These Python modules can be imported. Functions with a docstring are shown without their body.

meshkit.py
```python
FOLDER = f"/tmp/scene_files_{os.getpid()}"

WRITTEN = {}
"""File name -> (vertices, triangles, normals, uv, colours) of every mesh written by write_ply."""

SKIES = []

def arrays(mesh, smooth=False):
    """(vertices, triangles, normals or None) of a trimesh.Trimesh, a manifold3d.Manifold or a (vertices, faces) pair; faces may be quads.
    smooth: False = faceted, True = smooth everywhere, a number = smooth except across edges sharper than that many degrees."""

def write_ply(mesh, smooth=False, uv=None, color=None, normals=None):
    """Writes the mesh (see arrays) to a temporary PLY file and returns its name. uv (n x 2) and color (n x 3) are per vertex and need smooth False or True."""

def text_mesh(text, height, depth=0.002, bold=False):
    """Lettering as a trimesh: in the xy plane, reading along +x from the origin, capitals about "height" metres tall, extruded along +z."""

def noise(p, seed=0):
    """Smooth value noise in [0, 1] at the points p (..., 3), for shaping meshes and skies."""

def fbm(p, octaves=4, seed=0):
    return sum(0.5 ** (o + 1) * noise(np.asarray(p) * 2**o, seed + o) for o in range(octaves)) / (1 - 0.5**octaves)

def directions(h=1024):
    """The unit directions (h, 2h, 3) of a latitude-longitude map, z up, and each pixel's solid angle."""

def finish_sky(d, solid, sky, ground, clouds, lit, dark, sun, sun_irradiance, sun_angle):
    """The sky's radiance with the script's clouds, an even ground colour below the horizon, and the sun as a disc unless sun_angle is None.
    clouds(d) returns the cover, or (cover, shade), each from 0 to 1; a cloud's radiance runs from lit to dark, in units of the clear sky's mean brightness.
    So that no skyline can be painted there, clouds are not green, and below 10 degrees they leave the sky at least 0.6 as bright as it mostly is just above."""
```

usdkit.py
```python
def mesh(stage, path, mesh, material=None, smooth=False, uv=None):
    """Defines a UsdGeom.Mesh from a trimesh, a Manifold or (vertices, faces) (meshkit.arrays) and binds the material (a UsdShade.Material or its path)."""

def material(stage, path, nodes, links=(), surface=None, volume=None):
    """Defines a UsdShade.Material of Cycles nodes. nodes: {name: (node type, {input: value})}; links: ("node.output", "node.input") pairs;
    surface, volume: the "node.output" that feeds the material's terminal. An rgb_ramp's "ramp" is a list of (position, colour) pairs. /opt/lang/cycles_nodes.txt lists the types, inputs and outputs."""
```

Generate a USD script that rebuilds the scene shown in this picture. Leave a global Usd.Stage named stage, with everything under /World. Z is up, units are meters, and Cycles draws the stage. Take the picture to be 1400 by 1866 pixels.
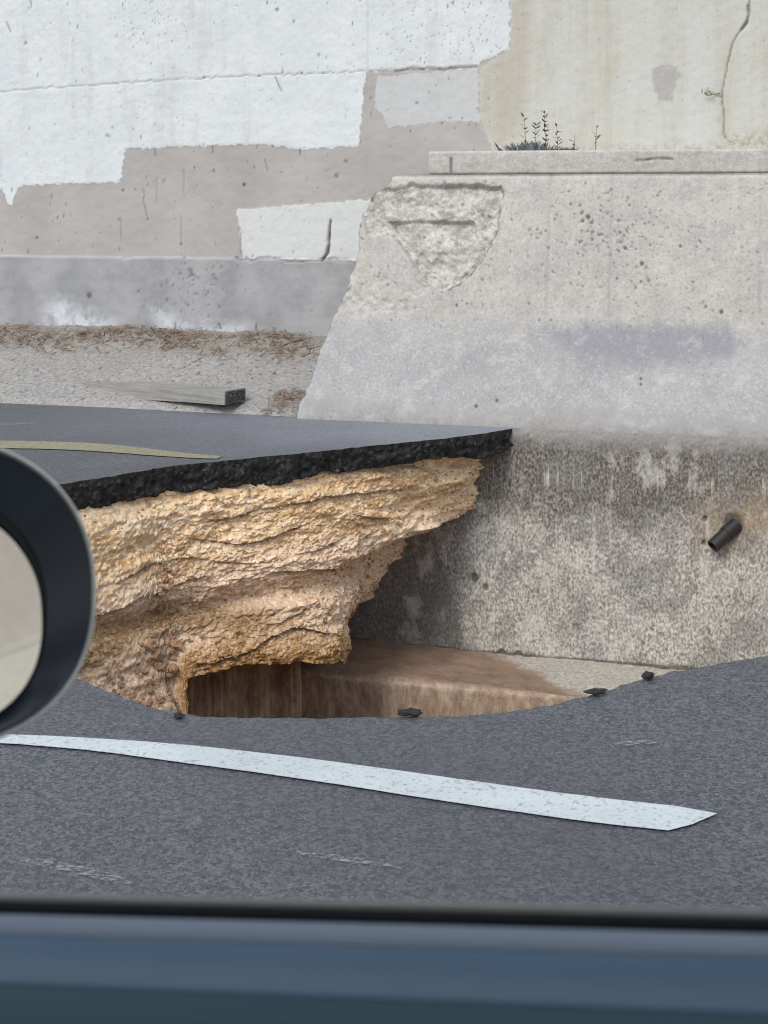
import math, random
import numpy as np, trimesh, usdkit, meshkit
from pxr import Usd, UsdGeom, UsdLux, UsdShade, Gf, Sdf, Vt
from scipy.interpolate import CubicSpline, PchipInterpolator
from shapely.geometry import Polygon

stage = Usd.Stage.CreateInMemory()
UsdGeom.SetStageUpAxis(stage, 'Z'); UsdGeom.SetStageMetersPerUnit(stage, 1.0)
world = UsdGeom.Xform.Define(stage, '/World'); stage.SetDefaultPrim(world.GetPrim())
random.seed(4); rng = np.random.default_rng(4)

# ------------------------------------------------------------------ camera, sky, sun, exposure
EYE = 1.15                      # height of the eye of someone sitting in the car
EXPOSURE = 0.85
cam = UsdGeom.Camera.Define(stage, '/World/camera')
cam.CreateHorizontalApertureAttr(24.0); cam.CreateFocalLengthAttr(48.0)
cam.CreateVerticalApertureOffsetAttr(-573 / 1400 * 24.0)
cam.CreateClippingRangeAttr(Gf.Vec2f(0.02, 2000))
cam.CreateFStopAttr(16.0); cam.CreateFocusDistanceAttr(6.5)
cam.CreateExposureAttr(EXPOSURE)
cam.AddTranslateOp().Set((0, 0, EYE)); cam.AddRotateXOp().Set(90)

SUN = np.array([-0.45, -0.72, 0.76]); SUN /= np.linalg.norm(SUN)
SKY_STRENGTH, SUN_POWER, SUN_ANGLE = 0.12, 0.4, 24.0
sun = UsdLux.DistantLight.Define(stage, '/World/sun')
sun.CreateIntensityAttr(SUN_POWER); sun.CreateNormalizeAttr(True); sun.CreateAngleAttr(SUN_ANGLE); sun.CreateColorAttr((1.0, 0.95, 0.88))
_z = SUN; _x = np.cross([0, 0, 1.0], _z); _x /= np.linalg.norm(_x); _y = np.cross(_z, _x)
sun.AddTransformOp().Set(Gf.Matrix4d(*_x, 0, *_y, 0, *_z, 0, 0, 0, 20, 1))
sky = UsdLux.DomeLight.Define(stage, '/World/sky')
sky_mat = usdkit.material(stage, '/World/Looks/sky', {
    'sky': ('sky_texture', {'sky_type': 'single_scattering', 'sun_disc': False, 'sun_elevation': math.asin(SUN[2]), 'sun_rotation': math.atan2(SUN[0], SUN[1])}),
    'tc': ('texture_coordinate', {}),
    'n': ('noise_texture', {'scale': 2.2, 'detail': 6.0, 'roughness': 0.6}),
    'r': ('map_range', {'from_min': 0.36, 'from_max': 0.62, 'to_min': 0.35, 'to_max': 0.85, 'clamp': True}),
    'm': ('mix', {'color2': (5.6, 5.9, 6.3)}),
    'bg': ('background_shader', {'strength': SKY_STRENGTH})},
    [('tc.generated', 'n.vector'), ('n.fac', 'r.value'), ('r.result', 'm.fac'), ('sky.color', 'm.color1'), ('m.color', 'bg.color')], surface='bg.background')
UsdShade.MaterialBindingAPI.Apply(sky.GetPrim()).Bind(sky_mat)

# ------------------------------------------------------------------ helpers
YAW = math.radians(16.0)                                   # the road runs to the left and away
E = np.array([math.cos(YAW), -math.sin(YAW), 0.0])          # along the road, towards the rear of the car
B = np.array([math.sin(YAW), math.cos(YAW), 0.0])           # across the road, away from the car
O = np.array([0.657, 7.67, 0.0])                            # foot of the barrier where the hole starts
BO = float(B @ O)

def ground(x, y, z=0.0):
    """Where the line of sight through a spot of the 1400 x 1866 photograph meets the level z."""
    Y = (EYE - z) * 2800 / (y - 360)
    return np.array([(x - 700) / 2800 * Y, Y, z])

def upright(x, y, b=1.0):
    """(s, z) on the upright plane that lies b behind the foot of the barrier."""
    d = np.array([(x - 700) / 2800, 1.0, -(y - 360) / 2800])
    p = d * ((BO + b) / float(B @ d)) + np.array([0, 0, EYE])
    return float(E @ (p - O)), float(p[2])

def P(s, b, z):
    s, b, z = np.broadcast_arrays(np.asarray(s, float), np.asarray(b, float), np.asarray(z, float))
    return O + s[..., None] * E + b[..., None] * B + z[..., None] * np.array([0, 0, 1.0])

def unique(path):
    if not stage.GetPrimAtPath(path): return path
    k = 1
    while stage.GetPrimAtPath(f'{path}_{k:03d}'): k += 1
    return f'{path}_{k:03d}'

def tag(prim, label=None, cat=None, group=None, kind=None):
    prim = prim.GetPrim() if hasattr(prim, 'GetPrim') else prim
    for k, v in (('label', label), ('category', cat), ('group', group), ('kind', kind)):
        if v: prim.SetCustomDataByKey(k, v)
    return prim

def thing(name, label=None, cat=None, loc=(0, 0, 0), rz=0.0, group=None, kind=None):
    x = UsdGeom.Xform.Define(stage, unique('/World/' + name))
    x.AddTranslateOp().Set(tuple(map(float, loc)))
    if rz: x.AddRotateZOp().Set(math.degrees(rz))
    return tag(x, label, cat, group, kind)

def part(parent, name, mesh, mat, smooth=False, prim=None, **kw):
    base = '/World' if parent is None else str(parent.GetPath())
    m = usdkit.mesh(stage, unique(f'{base}/{name}'), mesh, mat, smooth=smooth)
    if prim:
        for k, v in prim.items():
            UsdGeom.PrimvarsAPI(m).CreatePrimvar(k, Sdf.ValueTypeNames.FloatArray, 'vertex').Set(Vt.FloatArray.FromNumpy(np.asarray(v, np.float32).ravel()))
    if kw: tag(m, **kw)
    return m.GetPrim()

def grid_faces(nu, nv, flip=False):
    i = np.arange(nu * nv).reshape(nu, nv)
    a, b, c, d = i[:-1, :-1].ravel(), i[1:, :-1].ravel(), i[1:, 1:].ravel(), i[:-1, 1:].ravel()
    f = np.concatenate([np.stack([a, b, c], 1), np.stack([a, c, d], 1)])
    return f[:, ::-1] if flip else f

def inside(poly, X, Y):
    """Signed distance to a closed outline, positive inside."""
    poly = np.asarray(poly, float); d = np.full(X.shape, 1e9); inn = np.zeros(X.shape, bool)
    for (x0, y0), (x1, y1) in zip(poly, np.roll(poly, -1, 0)):
        dx, dy = x1 - x0, y1 - y0
        t = np.clip(((X - x0) * dx + (Y - y0) * dy) / max(dx * dx + dy * dy, 1e-12), 0, 1)
        d = np.minimum(d, np.hypot(X - x0 - t * dx, Y - y0 - t * dy))
        if dy: inn ^= ((y0 > Y) != (y1 > Y)) & (X < x0 + (Y - y0) * dx / dy)
    return np.where(inn, d, -d)

def along(line, X, Y):
    line = np.asarray(line, float); d = np.full(X.shape, 1e9)
    for (x0, y0), (x1, y1) in zip(line[:-1], line[1:]):
        dx, dy = x1 - x0, y1 - y0
        t = np.clip(((X - x0) * dx + (Y - y0) * dy) / max(dx * dx + dy * dy, 1e-12), 0, 1)
        d = np.minimum(d, np.hypot(X - x0 - t * dx, Y - y0 - t * dy))
    return d

def jagged(line, amp, step, seed):
    """A broken line made crooked."""
    r = np.random.default_rng(seed); line = np.asarray(line, float); out = [line[0]]
    for p, q in zip(line[:-1], line[1:]):
        n = max(1, int(np.hypot(*(q - p)) / step)); nrm = np.array([-(q - p)[1], (q - p)[0]]) / max(np.hypot(*(q - p)), 1e-9)
        for k in range(1, n + 1): out.append(p + (q - p) * k / n + nrm * r.normal(0, amp) * (k < n))
    return np.array(out)

def sstep(a, b, x):
    t = np.clip((x - a) / (b - a), 0, 1); return t * t * (3 - 2 * t)

def fb(x, y, z, octaves=4, seed=0):
    x, y, z = np.broadcast_arrays(x, y, z)
    return meshkit.fbm(np.stack([x, y, z], -1), octaves, seed) - 0.5

def dimple(h, dirt_shade, us, vs, spots):
    """Small hollows, darkened by grime and painted-in shade: (u, v, ru, rv, depth, dirt)."""
    for u, v, ru, rv, dep, di in spots:
        i0, i1 = np.searchsorted(us, [u - ru * 1.6, u + ru * 1.6]); j0, j1 = np.searchsorted(vs, [v - rv * 1.6, v + rv * 1.6])
        if i1 <= i0 or j1 <= j0: continue
        q = ((us[i0:i1, None] - u) / ru) ** 2 + ((vs[None, j0:j1] - v) / rv) ** 2
        w = np.clip(1.5 - q, 0, 1); h[i0:i1, j0:j1] -= dep * w; dirt_shade[i0:i1, j0:j1] = np.maximum(dirt_shade[i0:i1, j0:j1], di * w)

class Ref(str): pass
class Graph:
    def __init__(g, name): g.name, g.nodes, g.links = name, {}, []
    def __call__(g, kind, out, **inp):
        n = f'n{len(g.nodes)}_{kind}'; plain = {}
        for k, v in inp.items():
            if isinstance(v, Ref): g.links.append((str(v), f'{n}.{k}'))
            else: plain[k] = v
        g.nodes[n] = (kind, plain); return Ref(f'{n}.{out}')
    def obj(g): return g('texture_coordinate', 'object')
    def pos(g): return g('geometry', 'position')
    def mapped(g, v, scale, loc=(0, 0, 0)): return g('mapping', 'vector', vector=v, scale=scale, location=loc)
    def noise(g, v, scale, detail=4.0, rough=0.6, dist=0.0): return g('noise_texture', 'fac', vector=v, scale=scale, detail=detail, roughness=rough, distortion=dist)
    def rng(g, v, a, b, c=0.0, d=1.0): return g('map_range', 'result', value=v, from_min=a, from_max=b, to_min=c, to_max=d, clamp=True)
    def mix(g, f, a, b, t='mix'): return g('mix', 'color', mix_type=t, fac=f, color1=a, color2=b)
    def math(g, t, a, b=0.0): return g('math', 'value', math_type=t, value1=a, value2=b)
    def attr(g, n): return g('attribute', 'fac', attribute=n)
    def ramp(g, f, stops): return g('rgb_ramp', 'color', fac=f, ramp=stops)
    def bump(g, h, strength=0.5, distance=0.01): return g('bump', 'normal', height=h, strength=strength, distance=distance)
    tone = (1, 1, 1)
    def done(g, color, rough=0.85, normal=None, **kw):
        if g.tone != (1, 1, 1): color = g.mix(1.0, color, g.tone, 'multiply')
        if normal is not None: kw['normal'] = normal
        s = g('principled_bsdf', 'BSDF', base_color=color, roughness=rough, **kw)
        return usdkit.material(stage, '/World/Looks/' + g.name, g.nodes, g.links, surface=str(s))

def plain(name, color, rough=0.6, **kw):
    return usdkit.material(stage, '/World/Looks/' + name, {'p': ('principled_bsdf', {'base_color': color, 'roughness': rough, **kw})}, surface='p.BSDF')

# ------------------------------------------------------------------ materials
def mat_asphalt():
    g = Graph('asphalt'); g.tone = (0.49, 0.51, 0.555); p = g.pos()
    big = g.noise(p, 1.3, 5.0, 0.6)
    c = g.ramp(g.rng(big, 0.3, 0.7), [(0, (0.086, 0.089, 0.098)), (0.5, (0.098, 0.100, 0.108)), (1, (0.112, 0.112, 0.116))])
    v = g('voronoi_texture', 'color', vector=p, scale=140.0); v2 = g('voronoi_texture', 'color', vector=p, scale=330.0)
    grey = g('separate_color', 'r', color=v); grey2 = g('separate_color', 'g', color=v2)
    c = g.mix(g.rng(grey, 0.45, 1.0, 0.0, 0.85), c, (0.22, 0.222, 0.232))
    c = g.mix(g.rng(grey, 0.40, 0.0, 0.0, 0.85), c, (0.030, 0.043, 0.048))
    c = g.mix(g.rng(grey2, 0.86, 0.98, 0.0, 0.7), c, (0.32, 0.31, 0.30))
    patch = g.noise(p, 0.55, 3.0, 0.5); c = g.mix(g.rng(patch, 0.46, 0.58, 0, 0.35), c, (0.075, 0.077, 0.082)); blot = g.noise(p, 7.0, 6.0, 0.75); c = g.mix(g.rng(blot, 0.55, 0.64, 0, 0.3), c, (0.06, 0.06, 0.063))
    brown = g.noise(p, 3.1, 4.0); c = g.mix(g.rng(brown, 0.5, 0.75, 0.0, 0.22), c, (0.12, 0.095, 0.08))
    streak = g.noise(g.mapped(p, (1.6, 9.0, 1.0)), 1.2, 5.0, 0.65); c = g.mix(g.rng(streak, 0.56, 0.75, 0.0, 0.3), c, (0.13, 0.13, 0.135))
    away = g('vector_math', 'value', math_type='dot_product', vector1=p, vector2=(float(B[0]), float(B[1]), 0.0))
    pale_tone = g.math('multiply', g.rng(g.math('add', away, g.math('multiply', g.noise(p, 2.5, 5.0), 1.2)), BO - 1.0, BO + 0.60, 0.0, 0.9), g.rng(grey, 0.0, 0.6, 0.6, 1.0))
    pale_tone = g.math('multiply', pale_tone, g.rng(g('vector_math', 'value', math_type='dot_product', vector1=p, vector2=(float(E[0]), float(E[1]), 0.0)), float(E @ O) - 2.6, float(E @ O) - 0.4, 0.12, 1.0))
    c = g.mix(pale_tone, c, (0.44, 0.45, 0.475))  # asphalt turns paler towards the barrier and to the right
    h = g.math('add', g.math('multiply', grey, 0.6), g.noise(p, 190.0, 3.0))
    return g.done(c, 0.62, g.bump(h, 0.5, 0.004), specular_ior_level=0.55)
def mat_line(name, col, worn, lo):
    g = Graph(name); g.tone = (0.78, 0.78, 0.78); p = g.pos()
    grit = g('separate_color', 'r', color=g('voronoi_texture', 'color', vector=p, scale=150.0))
    wear = g.math('add', g.noise(p, 60.0, 6.0, 0.8), g.math('multiply', grit, 0.22))
    c = g.mix(g.rng(g.noise(p, 9.0, 3.0), 0.3, 0.7), tuple(x * 0.9 for x in col), col)
    c = g.mix(g.rng(wear, lo, lo + 0.1, 0.0, worn), c, (0.10, 0.10, 0.105)); c = g.mix(g.rng(g.noise(p, 2.2, 5.0, 0.7), 0.48, 0.62, 0, 0.22), c, tuple(x * 0.65 for x in col)); c = g.mix(g.rng(grit, 0.80, 0.95, 0, 0.35), c, tuple(x * 0.5 for x in col))
    return g.done(c, 0.7, g.bump(g.math('add', grit, g.noise(p, 160.0, 3.0)), 0.5, 0.003))
def mat_scuff():
    g = Graph('pale_scuff'); p = g.pos(); n = g.noise(g.mapped(p, (40.0, 110.0, 1.0)), 1.0, 6.0, 0.8)
    d = g('diffuse_bsdf', 'BSDF', color=(0.26, 0.265, 0.27)); t = g('transparent_bsdf', 'BSDF')
    x = g('mix_closure', 'closure', fac=g.rng(n, 0.50, 0.58, 0.0, 0.8), closure1=t, closure2=d)
    return usdkit.material(stage, '/World/Looks/pale_scuff', g.nodes, g.links, surface=str(x))
def mat_edge():
    g = Graph('broken_asphalt'); p = g.pos()
    n = g.noise(p, 30.0, 5.0, 0.7); v = g('separate_color', 'r', color=g('voronoi_texture', 'color', vector=p, scale=70.0))
    c = g.ramp(n, [(0.35, (0.002, 0.002, 0.003)), (0.55, (0.008, 0.008, 0.009)), (0.7, (0.03, 0.03, 0.032))])
    c = g.mix(g.rng(v, 0.88, 0.97, 0.0, 0.5), c, (0.10, 0.10, 0.10))
    return g.done(c, 0.75, g.bump(n, 0.8, 0.02))
def mat_wall():
    g = Graph('painted_wall'); g.tone = (0.815, 0.82, 0.83); p = g.obj()
    wob = g.math('multiply', g.math('subtract', g.noise(p, 26.0, 4.0, 0.6), 0.5), 0.06)
    def m(name, soft=0.004, wobble=True):
        a = g.attr(name); a = g.math('add', a, wob) if wobble else a
        return g.rng(a, -soft, soft)
    fine = g.noise(p, 55.0, 5.0, 0.7); cloud = g.noise(p, 2.4, 5.0, 0.6)
    streak = g.math('add', g.math('multiply', g.noise(g.mapped(p, (4.0, 4.0, 0.35)), 1.0, 7.0, 0.75), 0.75), g.math('multiply', g.noise(p, 5.0, 5.0, 0.7), 0.25))
    taupe = g.ramp(cloud, [(0.36, (0.35, 0.325, 0.305)), (0.64, (0.415, 0.39, 0.368))])
    lowgrey = g.ramp(g.noise(p, 4.0, 5.0), [(0.38, (0.265, 0.267, 0.275)), (0.6, (0.35, 0.348, 0.352))])
    white = g.ramp(g.noise(p, 3.0, 5.0), [(0.36, (0.595, 0.622, 0.628)), (0.64, (0.65, 0.672, 0.678))])
    roll = g.noise(g.mapped(p, (1.6, 1.6, 7.0)), 1.0, 6.0, 0.7); white = g.mix(g.rng(roll, 0.52, 0.66, 0, 0.22), white, (0.50, 0.515, 0.515)); white = g.mix(g.rng(streak, 0.53, 0.62, 0, 0.25), white, (0.46, 0.46, 0.445))
    beige = g.ramp(streak, [(0.36, (0.42, 0.395, 0.315)), (0.48, (0.49, 0.48, 0.42)), (0.62, (0.56, 0.565, 0.53))])
    beige = g.mix(g.rng(cloud, 0.4, 0.65, 0, 0.45), beige, (0.52, 0.51, 0.47))
    c = g.mix(m('beige', 0.006), taupe, beige)
    c = g.mix(m('tan', 0.03), c, g.ramp(streak, [(0.38, (0.42, 0.385, 0.315)), (0.62, (0.49, 0.465, 0.40))]))
    c = g.mix(m('pale', 0.004), c, (0.49, 0.495, 0.49)); c = g.mix(m('white', 0.003), c, white); c = g.mix(m('lowwhite', 0.004), c, (0.58, 0.585, 0.575))
    c = g.mix(g.rng(g.attr('lowgrey'), -0.004, 0.004), c, lowgrey)
    splash = g.math('multiply', g.rng(g.attr('splash'), -0.06, 0.06), g.rng(g.noise(p, 9.0, 5.0, 0.7), 0.38, 0.58))
    c = g.mix(g.math('multiply', splash, 0.8), c, (0.66, 0.69, 0.74))
    c = g.mix(g.math('multiply', g.rng(g.math('add', g.attr('smudge'), wob), -0.006, 0.012), g.rng(fine, 0.3, 0.6, 0.6, 1.0)), c, (0.37, 0.355, 0.335))
    c = g.mix(g.math('multiply', m('sprout', 0.03), g.rng(g.noise(p, 30.0, 5.0, 0.7), 0.45, 0.62, 0, 0.8)), c, (0.30, 0.26, 0.17))
    c = g.mix(g.rng(fine, 0.54, 0.66, 0.0, 0.28), c, (0.36, 0.35, 0.34)); c = g.mix(g.rng(streak, 0.53, 0.66, 0.0, 0.16), c, (0.36, 0.34, 0.31)); c = g.mix(g.rng(g.noise(p, 9.0, 6.0, 0.75), 0.52, 0.64, 0, 0.14), c, (0.34, 0.33, 0.31))
    c = g.mix(g.math('multiply', g.attr('dirt_shade'), 0.9), c, (0.05, 0.045, 0.04))  # pits and cracks: grime, with recess shade painted in
    return g.done(c, 0.85, g.bump(g.math('add', fine, g.noise(p, 200.0, 3.0)), 0.35, 0.004))
def mat_barrier():
    g = Graph('barrier_concrete'); g.tone = (0.80, 0.787, 0.77); p = g.obj()
    cloud = g.noise(p, 3.2, 6.0, 0.65); fine = g.noise(p, 70.0, 5.0, 0.75); streak = g.noise(g.mapped(p, (30.0, 30.0, 1.2)), 1.0, 5.0, 0.65)
    c = g.ramp(cloud, [(0.25, (0.39, 0.385, 0.37)), (0.5, (0.455, 0.445, 0.425)), (0.75, (0.53, 0.52, 0.485))])
    c = g.mix(g.rng(streak, 0.5, 0.75, 0, 0.45), c, (0.33, 0.32, 0.31)); c = g.mix(g.rng(streak, 0.45, 0.25, 0, 0.35), c, (0.58, 0.57, 0.54))
    yel = g.noise(p, 6.0, 4.0); c = g.mix(g.rng(yel, 0.56, 0.72, 0, 0.35), c, (0.50, 0.46, 0.34))
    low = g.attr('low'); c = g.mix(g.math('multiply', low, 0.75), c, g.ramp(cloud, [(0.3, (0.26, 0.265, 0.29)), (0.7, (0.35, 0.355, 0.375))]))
    st = g.math('multiply', g.rng(g.math('add', g.attr('stain'), g.math('multiply', g.math('subtract', g.noise(p, 14.0, 5.0, 0.7), 0.5), 0.22)), -0.05, 0.03), 0.95)
    c = g.mix(st, c, g.ramp(fine, [(0.38, (0.19, 0.19, 0.225)), (0.62, (0.29, 0.29, 0.33))]))
    sp = g.attr('spall'); c = g.mix(g.math('multiply', sp, 0.8), c, g.ramp(g.noise(p, 17.0, 7.0, 0.78), [(0.38, (0.27, 0.26, 0.24)), (0.47, (0.41, 0.40, 0.37)), (0.54, (0.54, 0.525, 0.485)), (0.62, (0.68, 0.665, 0.63))]))
    c = g.mix(g.rng(fine, 0.53, 0.64, 0, 0.5), c, (0.25, 0.245, 0.24)); c = g.mix(g.rng(fine, 0.47, 0.36, 0, 0.4), c, (0.62, 0.61, 0.59)); tone = g.noise(p, 11.0, 6.0, 0.75); c = g.mix(g.rng(tone, 0.52, 0.62, 0, 0.28), c, (0.30, 0.295, 0.285)); c = g.mix(g.rng(tone, 0.46, 0.36, 0, 0.25), c, (0.60, 0.595, 0.57))
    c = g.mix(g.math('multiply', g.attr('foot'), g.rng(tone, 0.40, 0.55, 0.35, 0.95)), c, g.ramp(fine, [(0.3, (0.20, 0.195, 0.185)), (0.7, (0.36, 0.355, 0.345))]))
    c = g.mix(g.math('multiply', g.attr('dirt_shade'), 0.9), c, (0.05, 0.045, 0.042))  # grime and painted recess shade in pits, cracks and spall
    return g.done(c, 0.9, g.bump(g.math('add', fine, g.noise(p, 180.0, 3.0)), 0.5, 0.005))
def mat_foundation():
    g = Graph('stained_concrete'); g.tone = (0.86, 0.862, 0.865); p = g.obj()
    vert = g.noise(g.mapped(p, (85.0, 85.0, 55.0)), 1.0, 5.0, 0.7); fine = g.noise(p, 75.0, 6.0, 0.8); cloud = g.noise(p, 2.6, 7.0, 0.72)
    run = g.noise(g.mapped(p, (34.0, 34.0, 1.3)), 1.0, 5.0, 0.65)
    c = g.ramp(vert, [(0.38, (0.17, 0.16, 0.145)), (0.47, (0.33, 0.31, 0.28)), (0.53, (0.45, 0.425, 0.385)), (0.61, (0.62, 0.595, 0.545))])
    c = g.mix(g.rng(cloud, 0.50, 0.58, 0, 0.75), c, g.ramp(vert, [(0.4, (0.17, 0.172, 0.178)), (0.5, (0.31, 0.308, 0.305)), (0.6, (0.46, 0.455, 0.44))])); mott = g.noise(p, 14.0, 6.0, 0.75); c = g.mix(g.rng(mott, 0.53, 0.62, 0, 0.35), c, (0.24, 0.232, 0.22)); c = g.mix(g.rng(mott, 0.46, 0.38, 0, 0.35), c, (0.55, 0.53, 0.48))
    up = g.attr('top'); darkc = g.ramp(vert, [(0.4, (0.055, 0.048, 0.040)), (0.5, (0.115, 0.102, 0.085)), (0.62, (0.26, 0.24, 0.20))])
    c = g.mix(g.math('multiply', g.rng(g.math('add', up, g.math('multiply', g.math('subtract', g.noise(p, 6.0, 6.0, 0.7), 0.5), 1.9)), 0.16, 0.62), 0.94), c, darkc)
    c = g.mix(g.math('multiply', g.rng(g.attr('tan'), -0.10, 0.08), 0.75), c, g.ramp(vert, [(0.3, (0.25, 0.19, 0.12)), (0.7, (0.40, 0.325, 0.22))]))
    dk = g.rng(g.math('add', g.attr('damp'), g.math('multiply', g.math('subtract', g.noise(p, 16.0, 5.0), 0.5), 0.12)), -0.02, 0.03)
    c = g.mix(g.math('multiply', dk, 0.85), c, g.ramp(vert, [(0.3, (0.07, 0.068, 0.064)), (0.7, (0.17, 0.163, 0.15))]))
    char = g.noise(g.mapped(p, (5.0, 5.0, 3.4), (7, 2, 5)), 1.0, 7.0, 0.74); c = g.mix(g.rng(char, 0.49, 0.57, 0, 0.65), c, g.ramp(vert, [(0.4, (0.11, 0.105, 0.10)), (0.6, (0.27, 0.26, 0.25))])); c = g.mix(g.rng(char, 0.46, 0.38, 0, 0.5), c, (0.58, 0.565, 0.53))
    salt = g.math('multiply', g.attr('salt'), g.rng(run, 0.56, 0.70)); c = g.mix(g.math('multiply', salt, 0.75), c, (0.58, 0.56, 0.50))
    c = g.mix(g.math('multiply', g.attr('lip'), 0.8), c, g.ramp(fine, [(0.3, (0.24, 0.235, 0.225)), (0.7, (0.36, 0.355, 0.345))]))
    c = g.mix(g.math('multiply', g.math('multiply', g.attr('drip'), g.rng(mott, 0.4, 0.55, 0.3, 1.0)), 0.7), c, (0.56, 0.54, 0.50))
    c = g.mix(g.math('multiply', g.attr('dirt_shade'), 0.9), c, (0.04, 0.035, 0.03))  # hollows hold grime, deepened by shade put into the colour
    return g.done(c, 0.85, g.bump(g.math('add', g.math('multiply', fine, 0.6), g.math('multiply', vert, 0.4)), 0.28, 0.008))
def mat_footing():
    g = Graph('muddy_concrete'); g.tone = (0.95, 0.93, 0.91); p = g.obj()
    run = g.noise(g.mapped(p, (24.0, 24.0, 8.0)), 1.0, 6.0, 0.75); fine = g.noise(p, 60.0, 6.0, 0.8)
    clean = g.ramp(fine, [(0.38, (0.25, 0.235, 0.205)), (0.5, (0.38, 0.36, 0.32)), (0.62, (0.52, 0.49, 0.44))])
    mud = g.ramp(run, [(0.38, (0.21, 0.152, 0.112)), (0.5, (0.30, 0.225, 0.168)), (0.62, (0.41, 0.325, 0.25))])
    red = g.ramp(g.noise(p, 9.0, 6.0, 0.7), [(0.35, (0.17, 0.115, 0.08)), (0.65, (0.28, 0.195, 0.14))])
    m = g.rng(g.math('add', g.attr('mud'), g.math('multiply', g.math('subtract', g.noise(p, 9.0, 6.0, 0.7), 0.5), 0.5)), -0.06, 0.06)
    c = g.mix(m, clean, red); c = g.mix(g.attr('face'), c, mud)
    return g.done(c, 0.8, g.bump(g.math('add', fine, run), 0.5, 0.01))
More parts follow.
